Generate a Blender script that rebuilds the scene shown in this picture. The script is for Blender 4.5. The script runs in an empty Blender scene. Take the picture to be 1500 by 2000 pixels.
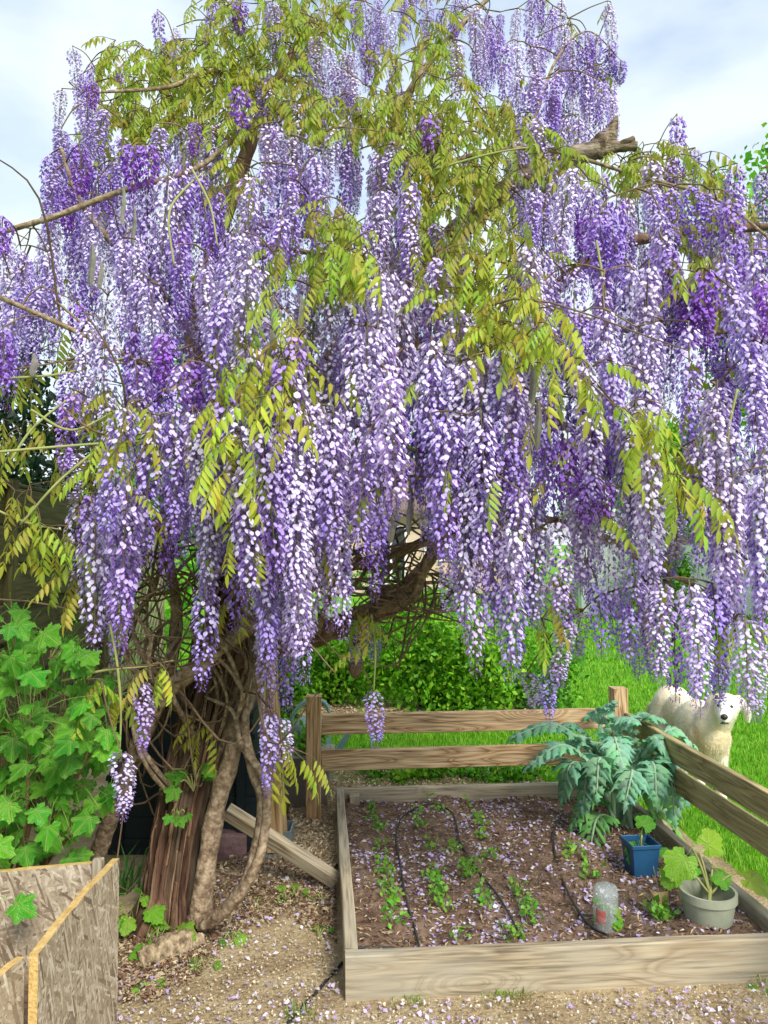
import bpy, math, random
import numpy as np
from mathutils import Vector, Matrix, noise, Euler

random.seed(7)
rng = np.random.default_rng(7)
S = bpy.context.scene
C = S.collection
R = math.radians

# ------------------------------------------------------------------ camera
CAMZ = 1.55
PITCH = math.atan(60 / 1500)
cam = bpy.data.cameras.new('camera')
cam.sensor_fit = 'VERTICAL'; cam.sensor_height = 24; cam.lens = 18
cam.clip_start = 0.05; cam.clip_end = 600
camo = bpy.data.objects.new('camera', cam); C.objects.link(camo)
camo.location = (0, 0, CAMZ); camo.rotation_euler = (math.pi / 2 + PITCH, 0, 0)
S.camera = camo

# ------------------------------------------------------------------ world, sun, exposure
SUN_EL, SUN_AZ = 42, 152       # degrees; azimuth measured clockwise from +Y
w = bpy.data.worlds.new('World'); S.world = w; w.use_nodes = True
nt = w.node_tree; nt.nodes.clear(); N = nt.nodes.new; K = nt.links.new
out = N('ShaderNodeOutputWorld'); sky = N('ShaderNodeTexSky'); sky.sky_type = 'NISHITA'; sky.sun_disc = False
sky.sun_elevation = R(SUN_EL); sky.sun_rotation = R(SUN_AZ); sky.altitude = 100; sky.air_density = 1.0; sky.dust_density = 0.6; sky.ozone_density = 2.5
b1 = N('ShaderNodeBackground'); b1.inputs['Strength'].default_value = 0.15; K(sky.outputs[0], b1.inputs['Color'])
b2 = N('ShaderNodeBackground'); b2.inputs['Color'].default_value = (0.85, 0.95, 1.0, 1); b2.inputs['Strength'].default_value = 0.60
tc = N('ShaderNodeTexCoord'); mp = N('ShaderNodeMapping'); mp.inputs['Scale'].default_value = (1.6, 1.6, 3.6)
mp.inputs['Location'].default_value = (2.3, 0.4, 1.7)
K(tc.outputs['Generated'], mp.inputs['Vector'])
cn = N('ShaderNodeTexNoise'); cn.inputs['Scale'].default_value = 1.25; cn.inputs['Detail'].default_value = 6
cn.inputs['Roughness'].default_value = 0.52; K(mp.outputs[0], cn.inputs['Vector'])
cr = N('ShaderNodeMapRange'); cr.inputs['From Min'].default_value = 0.34; cr.inputs['From Max'].default_value = 0.60
cr.inputs['To Min'].default_value = 0.2; cr.inputs['To Max'].default_value = 1.0
K(cn.outputs[0], cr.inputs['Value'])
mx = N('ShaderNodeMixShader'); K(cr.outputs[0], mx.inputs[0]); K(b1.outputs[0], mx.inputs[1]); K(b2.outputs[0], mx.inputs[2])
K(mx.outputs[0], out.inputs['Surface'])
sl = bpy.data.lights.new('sun', 'SUN'); sl.energy = 2.6; sl.angle = R(22); sl.color = (1.0, 0.96, 0.90)
so = bpy.data.objects.new('sun', sl); C.objects.link(so)
_d = Vector((math.sin(R(SUN_AZ)) * math.cos(R(SUN_EL)), math.cos(R(SUN_AZ)) * math.cos(R(SUN_EL)), math.sin(R(SUN_EL))))
so.rotation_euler = _d.to_track_quat('Z', 'Y').to_euler(); so.location = _d * 30
S.view_settings.view_transform = 'Standard'; S.view_settings.look = 'None'
S.view_settings.exposure = 0.9; S.view_settings.gamma = 1.0; S.view_settings.use_curve_mapping = False
S.cycles.max_bounces = 6; S.cycles.diffuse_bounces = 3; S.cycles.transparent_max_bounces = 8
S.cycles.use_denoising = True; S.cycles.use_adaptive_sampling = True; S.cycles.adaptive_threshold = 0.02

# ------------------------------------------------------------------ helpers
FWD = Vector((0, math.cos(PITCH), math.sin(PITCH))); UP = Vector((0, -math.sin(PITCH), math.cos(PITCH)))
def at(px, py, d):
    return Vector((0, 0, CAMZ)) + Vector(((px - 750) / 1500 * d, 0, 0)) + FWD * d + UP * ((1000 - py) / 1500 * d)
def gnd(px, py, z=0.0):
    v = Vector(((px - 750) / 1500, 0, 0)) + FWD + UP * ((1000 - py) / 1500)
    return Vector((0, 0, CAMZ)) + v * ((z - CAMZ) / v.z)

def U(a, b): return random.uniform(a, b)

class MB:
    """collects vertices, faces and a colour per vertex"""
    def __init__(s): s.v = []; s.f = []; s.c = []; s.m = []
    def add(s, vs, fs, col=(1, 1, 1), mi=0):
        o = len(s.v); s.v.extend([tuple(p) for p in vs])
        s.f.extend([tuple(i + o for i in q) for q in fs]); s.m.extend([mi] * len(fs))
        if len(col) == 3 and not hasattr(col[0], '__len__'): s.c.extend([col] * len(vs))
        else: s.c.extend(col)
    def mesh(s, name, mats=(), smooth=True):
        me = bpy.data.meshes.new(name); me.from_pydata(s.v, [], s.f)
        a = me.color_attributes.new('Col', 'FLOAT_COLOR', 'POINT')
        ca = np.ones((len(s.v), 4), np.float32); 
        if len(s.v): ca[:, :3] = np.array(s.c, np.float32)
        a.data.foreach_set('color', ca.ravel())
        for m in (mats if isinstance(mats, (list, tuple)) else [mats]): me.materials.append(m)
        if len(set(s.m)) > 1: me.polygons.foreach_set('material_index', s.m)
        me.polygons.foreach_set('use_smooth', [smooth] * len(s.f))
        me.update(); return me

def mesh_np(name, V, F, Col, mat, smooth=True):
    """fast mesh from arrays; F is (n,3)"""
    me = bpy.data.meshes.new(name); n = len(F)
    me.vertices.add(len(V)); me.vertices.foreach_set('co', np.asarray(V, np.float32).ravel())
    me.loops.add(n * 3); me.loops.foreach_set('vertex_index', np.asarray(F, np.int32).ravel())
    me.polygons.add(n); me.polygons.foreach_set('loop_start', np.arange(0, n * 3, 3, dtype=np.int32))
    me.polygons.foreach_set('use_smooth', np.full(n, smooth))
    me.update(calc_edges=True)
    a = me.color_attributes.new('Col', 'FLOAT_COLOR', 'POINT')
    ca = np.ones((len(V), 4), np.float32); ca[:, :3] = Col; a.data.foreach_set('color', ca.ravel())
    me.materials.append(mat); me.validate(); return me

WORLD = {}
def empty(name, loc, label=None, cat=None, group=None, kind=None):
    o = bpy.data.objects.new(name, None); C.objects.link(o); o.location = loc; o.empty_display_size = 0.05
    WORLD[o.name] = Matrix.Translation(Vector(loc)); tag(o, label, cat, group, kind); return o
def tag(o, label=None, cat=None, group=None, kind=None):
    if label: o['label'] = label
    if cat: o['category'] = cat
    if group: o['group'] = group
    if kind: o['kind'] = kind
    return o
def put(name, me, parent=None, M=None, kind=None, label=None):
    """links a mesh object; M is its world matrix"""
    o = bpy.data.objects.new(name, me); C.objects.link(o)
    M = M.copy() if M is not None else Matrix.Identity(4)
    WORLD[o.name] = M
    if parent is not None:
        o.parent = parent; o.matrix_basis = WORLD[parent.name].inverted() @ M
    else: o.matrix_basis = M
    if kind: o['kind'] = kind
    if label: o['label'] = label
    return o

def catmull(P, n):
    P = [np.array(p, float) for p in P]
    P = [2 * P[0] - P[1]] + P + [2 * P[-1] - P[-2]]
    o = []
    for i in range(1, len(P) - 2):
        for k in range(n):
            t = k / n; a, b, c, d = P[i - 1], P[i], P[i + 1], P[i + 2]
            o.append(0.5 * ((2 * b) + (-a + c) * t + (2 * a - 5 * b + 4 * c - d) * t * t + (-a + 3 * b - 3 * c + d) * t ** 3))
    o.append(P[-2]); return o

def tube(mb, pts, rad, sides=8, n=6, col=(1, 1, 1), rough=0.0, freq=8.0, caps=True, seed=0.0):
    """tapered tube along a smooth curve; pts are 3-vectors, rad the radius at each"""
    Q = catmull([tuple(p) + (r,) for p, r in zip(pts, rad)], n)
    P = [Vector(q[:3]) for q in Q]; r = [max(0.0004, q[3]) for q in Q]
    vs = []; fs = []
    t0 = (P[1] - P[0]).normalized(); a = t0.orthogonal().normalized()
    for i, p in enumerate(P):
        t = (P[min(i + 1, len(P) - 1)] - P[max(i - 1, 0)])
        t = t.normalized() if t.length > 1e-9 else t0
        a = (a - t * a.dot(t)); a = a.normalized() if a.length > 1e-6 else t.orthogonal().normalized()
        b = t.cross(a)
        for k in range(sides):
            an = 2 * math.pi * k / sides; dv = a * math.cos(an) + b * math.sin(an); rr = r[i]
            if rough:
                q = p + dv * rr
                rr *= 1 + rough * (noise.noise(Vector((q.x * freq + seed, q.y * freq, q.z * freq * 0.35))) + 0.5 * noise.noise(q * freq * 3))
            vs.append(p + dv * rr)
    m = len(P)
    for i in range(m - 1):
        for k in range(sides):
            k2 = (k + 1) % sides
            fs.append((i * sides + k, i * sides + k2, (i + 1) * sides + k2, (i + 1) * sides + k))
    if caps:
        fs.append(tuple(range(sides - 1, -1, -1))); fs.append(tuple((m - 1) * sides + k for k in range(sides)))
    mb.add(vs, fs, col); return P

def frame_from(x, zhint=Vector((0, 0, 1))):
    x = x.normalized(); y = zhint.cross(x)
    if y.length < 1e-5: y = Vector((0, 1, 0)).cross(x)
    y.normalize(); z = x.cross(y); return x, y, z
def mat_frame(o, x, y, z):
    return Matrix(((x.x, y.x, z.x, o.x), (x.y, y.y, z.y, o.y), (x.z, y.z, z.z, o.z), (0, 0, 0, 1)))

def plank_mesh(name, L, wy, hz, mats, segs=8, wob=0.0025, bev=0.004, seed=0):
    """board along local X, from 0 to L; wy thick (Y), hz high (Z, 0..hz), worn edges"""
    mb = MB(); rd = random.Random(seed)
    prof = []
    b = min(bev, wy * .3, hz * .3)
    for (y, z) in ((-wy/2+b, 0), (wy/2-b, 0), (wy/2, b), (wy/2, hz-b), (wy/2-b, hz), (-wy/2+b, hz), (-wy/2, hz-b), (-wy/2, b)):
        prof.append((y, z))
    vs = []; fs = []
    o = Vector((seed * 3.1, seed * 1.7, 0))
    for i in range(segs + 1):
        x = L * i / segs
        for k, (y, z) in enumerate(prof):
            q = Vector((x * 2.3, y * 9, z * 9)) + o
            vs.append((x + (0 if 0 < i < segs else rd.uniform(-.002, .002)), y + wob * noise.noise(q), z + wob * noise.noise(q + Vector((9, 3, 1)))))
    n = len(prof)
    for i in range(segs):
        for k in range(n):
            k2 = (k + 1) % n; fs.append((i*n+k, (i+1)*n+k, (i+1)*n+k2, i*n+k2))
    fs.append(tuple(range(n))); fs.append(tuple(segs * n + k for k in range(n - 1, -1, -1)))
    mb.add(vs, fs); return mb.mesh(name, mats, smooth=False)

_pk = [0]
def plank(name, p0, p1, wy, hz, mat, parent=None, zh=Vector((0, 0, 1)), **kw):
    p0 = Vector(p0); p1 = Vector(p1); x, y, z = frame_from(p1 - p0, zh); _pk[0] += 1
    me = plank_mesh(name, (p1 - p0).length, wy, hz, mat, seed=_pk[0], **kw)
    return put(name, me, parent, mat_frame(p0, x, y, z))

# ------------------------------------------------------------------ materials
def newmat(name):
    m = bpy.data.materials.new(name); m.use_nodes = True; nt = m.node_tree
    return m, nt, nt.nodes['Principled BSDF'], nt.nodes.new, nt.links.new
def ramp(N_, stops):
    r = N_('ShaderNodeValToRGB'); e = r.color_ramp.elements
    while len(e) < len(stops): e.new(0.5)
    for i, (p, c) in enumerate(stops): e[i].position = p; e[i].color = (*c, 1)
    return r
def objrand_offset(N_, K_, coord, scale):
    oi = N_('ShaderNodeObjectInfo'); mu = N_('ShaderNodeMath'); mu.operation = 'MULTIPLY'; mu.inputs[1].default_value = 91.7
    K_(oi.outputs['Random'], mu.inputs[0]); ad = N_('ShaderNodeVectorMath'); ad.operation = 'ADD'
    K_(coord, ad.inputs[0]); cx = N_('ShaderNodeCombineXYZ'); K_(mu.outputs[0], cx.inputs[0]); K_(mu.outputs[0], cx.inputs[1])
    K_(cx.outputs[0], ad.inputs[1]); mp = N_('ShaderNodeMapping'); mp.inputs['Scale'].default_value = scale
    K_(ad.outputs[0], mp.inputs['Vector']); return mp.outputs[0]

def wood(name, light, dark, grey=None, greyamt=0.4, rings=10.0, rough=0.8, moss=None):
    m, nt, bs, N_, K_ = newmat(name); tc = N_('ShaderNodeTexCoord')
    v = objrand_offset(N_, K_, tc.outputs['Object'], (0.9, 7, 7))
    n1 = N_('ShaderNodeTexNoise'); n1.inputs['Scale'].default_value = 1.1; n1.inputs['Detail'].default_value = 1.5; K_(v, n1.inputs['Vector'])
    vk = objrand_offset(N_, K_, tc.outputs['Object'], (1.6, 6, 6))
    vo = N_('ShaderNodeTexVoronoi'); vo.inputs['Scale'].default_value = 0.8; K_(vk, vo.inputs['Vector'])
    kn = N_('ShaderNodeMapRange'); kn.inputs['From Min'].default_value = 0.0; kn.inputs['From Max'].default_value = 0.33
    kn.inputs['To Min'].default_value = 0.55; kn.inputs['To Max'].default_value = 0.0; kn.interpolation_type = 'SMOOTHSTEP'; K_(vo.outputs['Distance'], kn.inputs['Value'])
    ad = N_('ShaderNodeMath'); K_(n1.outputs[0], ad.inputs[0]); K_(kn.outputs[0], ad.inputs[1])
    mu = N_('ShaderNodeMath'); mu.operation = 'MULTIPLY'; mu.inputs[1].default_value = rings * 6.28; K_(ad.outputs[0], mu.inputs[0])
    si = N_('ShaderNodeMath'); si.operation = 'SINE'; K_(mu.outputs[0], si.inputs[0])
    nm = N_('ShaderNodeMapRange'); nm.inputs['From Min'].default_value = -1; K_(si.outputs[0], nm.inputs['Value'])
    rp = ramp(N_, [(0.0, light), (0.62, [a * .6 + b * .4 for a, b in zip(light, dark)]), (0.9, dark), (1.0, [a * .75 + b * .25 for a, b in zip(light, dark)])])
    K_(nm.outputs[0], rp.inputs[0])
    vf = objrand_offset(N_, K_, tc.outputs['Object'], (5, 95, 95))
    n2 = N_('ShaderNodeTexNoise'); n2.inputs['Scale'].default_value = 1.0; n2.inputs['Detail'].default_value = 3; K_(vf, n2.inputs['Vector'])
    r2 = ramp(N_, [(0.32, (0.42, 0.42, 0.42)), (0.5, (0.92, 0.92, 0.92)), (0.68, (1.16, 1.16, 1.16))]); K_(n2.outputs[0], r2.inputs[0])
    mixm = N_('ShaderNodeMix'); mixm.data_type = 'RGBA'; mixm.blend_type = 'MULTIPLY'; mixm.inputs[0].default_value = 1
    K_(rp.outputs[0], mixm.inputs[6]); K_(r2.outputs[0], mixm.inputs[7]); colr = mixm.outputs[2]
    if grey:
        n3 = N_('ShaderNodeTexNoise'); n3.inputs['Scale'].default_value = 5; n3.inputs['Detail'].default_value = 5
        vg = objrand_offset(N_, K_, tc.outputs['Object'], (0.6, 1.6, 1.6)); K_(vg, n3.inputs['Vector'])
        mr = N_('ShaderNodeMapRange'); mr.inputs['From Min'].default_value = 0.35; mr.inputs['From Max'].default_value = 0.7; mr.inputs['To Max'].default_value = greyamt
        K_(n3.outputs[0], mr.inputs['Value']); mg = N_('ShaderNodeMix'); mg.data_type = 'RGBA'
        K_(mr.outputs[0], mg.inputs[0]); K_(colr, mg.inputs[6]); mg.inputs[7].default_value = (*grey, 1); colr = mg.outputs[2]
    K_(colr, bs.inputs['Base Color']); bs.inputs['Roughness'].default_value = rough
    bs.inputs['Specular IOR Level'].default_value = 0.25
    bp = N_('ShaderNodeBump'); bp.inputs['Strength'].default_value = 0.35; bp.inputs['Distance'].default_value = 0.003
    K_(n2.outputs[0], bp.inputs['Height']); K_(bp.outputs[0], bs.inputs['Normal']); return m

def attr_leaf(name, transl=0.35, rough=0.5, spec=0.3, var=0.25, tint=1.25, bump=0):
    """petal or leaf: vertex colour, some light passing through, each object a little different"""
    m, nt, bs, N_, K_ = newmat(name); at_ = N_('ShaderNodeAttribute'); at_.attribute_name = 'Col'
    oi = N_('ShaderNodeObjectInfo'); mr = N_('ShaderNodeMapRange'); mr.inputs['To Min'].default_value = 1 - var; mr.inputs['To Max'].default_value = 1 + var * .7
    K_(oi.outputs['Random'], mr.inputs['Value'])
    hs = N_('ShaderNodeHueSaturation'); K_(at_.outputs['Color'], hs.inputs['Color']); K_(mr.outputs[0], hs.inputs['Value'])
    ml = N_('ShaderNodeMath'); ml.operation = 'MULTIPLY'; ml.inputs[1].default_value = 7.31; fr = N_('ShaderNodeMath'); fr.operation = 'FRACT'
    K_(oi.outputs['Random'], ml.inputs[0]); K_(ml.outputs[0], fr.inputs[0])
    mh = N_('ShaderNodeMapRange'); mh.inputs['To Min'].default_value = 0.488; mh.inputs['To Max'].default_value = 0.512
    K_(fr.outputs[0], mh.inputs['Value']); K_(mh.outputs[0], hs.inputs['Hue'])
    K_(hs.outputs[0], bs.inputs['Base Color']); bs.inputs['Roughness'].default_value = rough; bs.inputs['Specular IOR Level'].default_value = spec
    tr = N_('ShaderNodeBsdfTranslucent'); hs2 = N_('ShaderNodeHueSaturation'); hs2.inputs['Value'].default_value = tint; K_(hs.outputs[0], hs2.inputs['Color']); K_(hs2.outputs[0], tr.inputs['Color'])
    mx = N_('ShaderNodeMixShader'); mx.inputs[0].default_value = transl
    K_(bs.outputs[0], mx.inputs[1]); K_(tr.outputs[0], mx.inputs[2]); K_(mx.outputs[0], nt.nodes['Material Output'].inputs['Surface'])
    if bump:
        tc = N_('ShaderNodeTexCoord'); n1 = N_('ShaderNodeTexNoise'); n1.inputs['Scale'].default_value = bump; n1.inputs['Detail'].default_value = 3
        K_(tc.outputs['Object'], n1.inputs['Vector']); bp = N_('ShaderNodeBump'); bp.inputs['Strength'].default_value = 0.5; bp.inputs['Distance'].default_value = 0.004
        K_(n1.outputs[0], bp.inputs['Height']); K_(bp.outputs[0], bs.inputs['Normal'])
    return m

def noisy(name, stops, scale=6, detail=6, rough=0.9, bump=0.5, bscale=40, stretch=(1, 1, 1), dist=0.01, spec=0.2, attr=False):
    m, nt, bs, N_, K_ = newmat(name); tc = N_('ShaderNodeTexCoord')
    v = objrand_offset(N_, K_, tc.outputs['Object'], stretch)
    n1 = N_('ShaderNodeTexNoise'); n1.inputs['Scale'].default_value = scale; n1.inputs['Detail'].default_value = detail; n1.inputs['Roughness'].default_value = 0.65
    K_(v, n1.inputs['Vector']); rp = ramp(N_, stops); K_(n1.outputs[0], rp.inputs[0]); col = rp.outputs[0]
    if attr:
        a = N_('ShaderNodeAttribute'); a.attribute_name = 'Col'; mm = N_('ShaderNodeMix'); mm.data_type = 'RGBA'; mm.blend_type = 'MULTIPLY'; mm.inputs[0].default_value = 1
        K_(col, mm.inputs[6]); K_(a.outputs['Color'], mm.inputs[7]); col = mm.outputs[2]
    K_(col, bs.inputs['Base Color']); bs.inputs['Roughness'].default_value = rough; bs.inputs['Specular IOR Level'].default_value = spec
    if bump:
        n2 = N_('ShaderNodeTexNoise'); n2.inputs['Scale'].default_value = bscale; n2.inputs['Detail'].default_value = 5; K_(v, n2.inputs['Vector'])
        bp = N_('ShaderNodeBump'); bp.inputs['Strength'].default_value = bump; bp.inputs['Distance'].default_value = dist
        K_(n2.outputs[0], bp.inputs['Height']); K_(bp.outputs[0], bs.inputs['Normal'])
    return m

M = {}
M['bed_wood'] = wood('bed_wood', (0.44, 0.36, 0.235), (0.29, 0.215, 0.125), grey=(0.35, 0.315, 0.235), greyamt=0.75, rings=8)
M['rail_wood'] = wood('rail_wood', (0.68, 0.48, 0.27), (0.36, 0.19, 0.08), rings=12)
M['rail_green'] = wood('rail_green', (0.48, 0.38, 0.17), (0.24, 0.165, 0.065), grey=(0.38, 0.34, 0.17), greyamt=0.5, rings=8)
M['post_wood'] = wood('post_wood', (0.58, 0.37, 0.18), (0.33, 0.185, 0.075), rings=8)
M['fence_wood'] = wood('fence_wood', (0.105, 0.085, 0.030), (0.05, 0.038, 0.015), grey=(0.065, 0.072, 0.018), greyamt=0.7, rings=6, rough=0.85)
M['lattice_wood'] = wood('lattice_wood', (0.30, 0.28, 0.15), (0.18, 0.16, 0.08), rings=6)
M['bark'] = noisy('bark', [(0.28, (0.05, 0.027, 0.017)), (0.5, (0.17, 0.10, 0.062)), (0.72, (0.36, 0.24, 0.15))], scale=14, bump=1.0, bscale=28, stretch=(1, 1, 0.16), dist=0.03, attr=True)
M['bark_pale'] = noisy('bark_pale', [(0.34, (0.12, 0.08, 0.045)), (0.52, (0.36, 0.27, 0.165)), (0.68, (0.58, 0.47, 0.30))], scale=34, bump=1.0, bscale=60, stretch=(1, 1, 0.6), dist=0.012, attr=True)
M['vine_bark'] = noisy('vine_bark', [(0.32, (0.10, 0.062, 0.038)), (0.5, (0.25, 0.175, 0.11)), (0.68, (0.46, 0.36, 0.24))], scale=38, bump=1.0, bscale=50, dist=0.008, attr=True)
M['dead_wood'] = noisy('dead_wood', [(0.34, (0.05, 0.035, 0.025)), (0.5, (0.20, 0.15, 0.105)), (0.68, (0.38, 0.31, 0.235))], scale=26, bump=1.0, bscale=60, stretch=(.35, 1, 1), dist=0.015, attr=True)
M['twig'] = noisy('twig', [(0.3, (0.09, 0.055, 0.035)), (0.7, (0.24, 0.17, 0.10))], scale=12, bump=0, attr=True)
M['green_stem'] = noisy('green_stem', [(0.3, (0.22, 0.26, 0.07)), (0.7, (0.36, 0.34, 0.14))], scale=10, bump=0)
M['petal'] = attr_leaf('petal', transl=0.36, rough=0.6, spec=0.2, var=0.12, tint=1.1)
M['leaf'] = attr_leaf('leaf', transl=0.5, rough=0.5, spec=0.35, var=0.25)
M['shrub_leaf'] = attr_leaf('shrub_leaf', transl=0.35, rough=0.5, spec=0.3, var=0.1)
M['lobed_leaf'] = attr_leaf('lobed_leaf', transl=0.35, rough=0.45, spec=0.3, var=0.22, bump=60)
def veined(m):
    """lighter raised veins fanning from the leaf stalk and a fine network between them"""
    nt = m.node_tree; N_ = nt.nodes.new; K_ = nt.links.new; tc = N_('ShaderNodeTexCoord'); prev = None
    for a in (0, 55, -55, 112, -112):
        mp = N_('ShaderNodeMapping'); mp.vector_type = 'TEXTURE'; mp.inputs['Location'].default_value = (.36, 0, 0); mp.inputs['Rotation'].default_value = (0, 0, R(a)); K_(tc.outputs['Object'], mp.inputs['Vector'])
        sp = N_('ShaderNodeSeparateXYZ'); K_(mp.outputs[0], sp.inputs[0]); ab = N_('ShaderNodeMath'); ab.operation = 'ABSOLUTE'; K_(sp.outputs[1], ab.inputs[0])
        mr = N_('ShaderNodeMapRange'); mr.inputs['From Min'].default_value = .006; mr.inputs['From Max'].default_value = .020; mr.inputs['To Min'].default_value = 1; mr.inputs['To Max'].default_value = 0; K_(ab.outputs[0], mr.inputs['Value'])
        gt = N_('ShaderNodeMath'); gt.operation = 'GREATER_THAN'; gt.inputs[1].default_value = 0; K_(sp.outputs[0], gt.inputs[0]); mu = N_('ShaderNodeMath'); mu.operation = 'MULTIPLY'; K_(mr.outputs[0], mu.inputs[0]); K_(gt.outputs[0], mu.inputs[1])
        if prev is None: prev = mu.outputs[0]
        else: mx = N_('ShaderNodeMath'); mx.operation = 'MAXIMUM'; K_(prev, mx.inputs[0]); K_(mu.outputs[0], mx.inputs[1]); prev = mx.outputs[0]
    vo = N_('ShaderNodeTexVoronoi'); vo.feature = 'DISTANCE_TO_EDGE'; vo.inputs['Scale'].default_value = 17; K_(tc.outputs['Object'], vo.inputs['Vector'])
    me_ = N_('ShaderNodeMapRange'); me_.inputs['From Max'].default_value = .12; me_.inputs['To Min'].default_value = .0; me_.inputs['To Max'].default_value = .22; K_(vo.outputs['Distance'], me_.inputs['Value'])
    hg = N_('ShaderNodeMath'); hg.operation = 'SUBTRACT'; K_(me_.outputs[0], hg.inputs[0]); K_(prev, hg.inputs[1])
    bp = N_('ShaderNodeBump'); bp.inputs['Strength'].default_value = .6; bp.inputs['Distance'].default_value = .02; K_(hg.outputs[0], bp.inputs['Height'])
    bs = nt.nodes['Principled BSDF']; K_(bp.outputs[0], bs.inputs['Normal'])
    src = bs.inputs['Base Color'].links[0].from_socket; mm = N_('ShaderNodeMix'); mm.data_type = 'RGBA'; mm.inputs[7].default_value = (.42, .56, .14, 1)
    sc = N_('ShaderNodeMath'); sc.operation = 'MULTIPLY'; sc.inputs[1].default_value = .5; K_(prev, sc.inputs[0]); K_(sc.outputs[0], mm.inputs[0]); K_(src, mm.inputs[6])
    m2 = N_('ShaderNodeMix'); m2.data_type = 'RGBA'; m2.blend_type = 'MULTIPLY'; m2.inputs[0].default_value = 1; r = ramp(N_, [(0.0, (.90, .92, .88)), (.22, (1.03, 1.03, 1.03))]); K_(me_.outputs[0], r.inputs[0]); K_(mm.outputs[2], m2.inputs[6]); K_(r.outputs[0], m2.inputs[7])
    K_(m2.outputs[2], bs.inputs['Base Color']); return m
veined(M['lobed_leaf'])
M['cardoon_leaf'] = attr_leaf('cardoon_leaf', transl=0.18, rough=0.6, spec=0.25, var=0.12, bump=45)
M['grass'] = attr_leaf('grass', transl=0.35, rough=0.5, spec=0.2, var=0)
M['pod'] = noisy('pod', [(0.3, (0.13, 0.115, 0.10)), (0.7, (0.26, 0.24, 0.21))], scale=25, bump=0.4, bscale=80, dist=0.003)
M['soil'] = noisy('soil', [(0.3, (0.085, 0.052, 0.034)), (0.5, (0.17, 0.108, 0.070)), (0.7, (0.27, 0.185, 0.125))], scale=14, bump=1.0, bscale=45, dist=0.02)
M['sand'] = noisy('sand', [(0.25, (0.20, 0.13, 0.075)), (0.48, (0.36, 0.27, 0.15)), (0.7, (0.50, 0.41, 0.25))], scale=5, bump=1.0, bscale=70, dist=0.012)
M['chip_bed'] = noisy('chip_bed', [(0.3, (0.22, 0.14, 0.07)), (0.6, (0.50, 0.38, 0.22)), (0.75, (0.62, 0.50, 0.33))], scale=40, bump=1.0, bscale=90, dist=0.015)
M['lawn'] = noisy('lawn', [(0.3, (0.09, 0.25, 0.008)), (0.55, (0.14, 0.36, 0.012)), (0.75, (0.20, 0.44, 0.02))], scale=3, bump=0.8, bscale=60, dist=0.02)
M['chip'] = noisy('chip', [(0.3, (0.8, 0.8, 0.8)), (0.7, (1.1, 1.1, 1.1))], scale=30, bump=0, attr=True)
M['dark_plastic'] = noisy('dark_plastic', [(0.3, (0.004, 0.009, 0.011)), (0.7, (0.008, 0.018, 0.021))], scale=4, rough=0.5, bump=0.1, spec=0.4)
M['blue_plastic'] = noisy('blue_plastic', [(0.3, (0.010, 0.055, 0.13)), (0.7, (0.017, 0.085, 0.18))], scale=9, rough=0.45, bump=0.15, bscale=30, spec=0.4)
M['grey_plastic'] = noisy('grey_plastic', [(0.3, (0.25, 0.27, 0.19)), (0.7, (0.35, 0.365, 0.27))], scale=9, rough=0.55, bump=0.1, spec=0.35)
M['taupe_plastic'] = noisy('taupe_plastic', [(0.3, (0.24, 0.20, 0.17)), (0.7, (0.30, 0.26, 0.22))], scale=4, rough=0.5, bump=0.05, spec=0.35)
M['hose'] = noisy('hose', [(0.3, (0.012, 0.012, 0.013)), (0.7, (0.03, 0.03, 0.032))], scale=9, rough=0.5, bump=0, spec=0.4)
M['edging'] = noisy('edging', [(0.3, (0.035, 0.075, 0.055)), (0.7, (0.06, 0.12, 0.09))], scale=6, rough=0.6, bump=0.1)
M['fur'] = noisy('fur', [(0.3, (0.72, 0.58, 0.36)), (0.55, (0.84, 0.75, 0.55)), (0.75, (0.88, 0.83, 0.68))], scale=9, rough=0.85, bump=0.6, bscale=70, dist=0.01, attr=True)
M['nose'] = noisy('nose', [(0.3, (0.012, 0.010, 0.010)), (0.7, (0.03, 0.02, 0.02))], scale=30, rough=0.35, bump=0.3, spec=0.5)
M['card'] = noisy('card', [(0.3, (0.55, 0.36, 0.15)), (0.7, (0.72, 0.52, 0.26))], scale=30, rough=0.8, bump=0.3)
M['stone'] = noisy('stone', [(0.3, (0.13, 0.075, 0.075)), (0.6, (0.22, 0.135, 0.13)), (0.8, (0.30, 0.21, 0.20))], scale=12, bump=0.9, bscale=40, dist=0.012)
M['metal'] = noisy('metal', [(0.3, (0.22, 0.27, 0.27)), (0.7, (0.36, 0.42, 0.42))], scale=8, rough=0.45, bump=0.1)
M['metal'].node_tree.nodes['Principled BSDF'].inputs['Metallic'].default_value = 0.6
M['can'] = noisy('can', [(0.3, (0.16, 0.30, 0.26)), (0.7, (0.26, 0.42, 0.37))], scale=3, rough=0.35, bump=0, spec=0.45)
M['render_wall'] = noisy('render_wall', [(0.3, (0.42, 0.48, 0.40)), (0.7, (0.58, 0.64, 0.55))], scale=2, rough=0.9, bump=0.3)
M['house_wall'] = noisy('house_wall', [(0.3, (0.46, 0.37, 0.25)), (0.7, (0.56, 0.46, 0.33))], scale=2, rough=0.9, bump=0.2)
M['roof'] = noisy('roof', [(0.3, (0.12, 0.09, 0.08)), (0.7, (0.20, 0.14, 0.11))], scale=8, rough=0.8, bump=0.4)
M['terrace'] = noisy('terrace', [(0.3, (0.50, 0.37, 0.31)), (0.7, (0.60, 0.47, 0.40))], scale=2, rough=0.9, bump=0.2)
M['pane'] = noisy('pane', [(0.3, (0.02, 0.03, 0.03)), (0.7, (0.04, 0.05, 0.05))], scale=2, rough=0.08, bump=0, spec=0.6)
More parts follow.
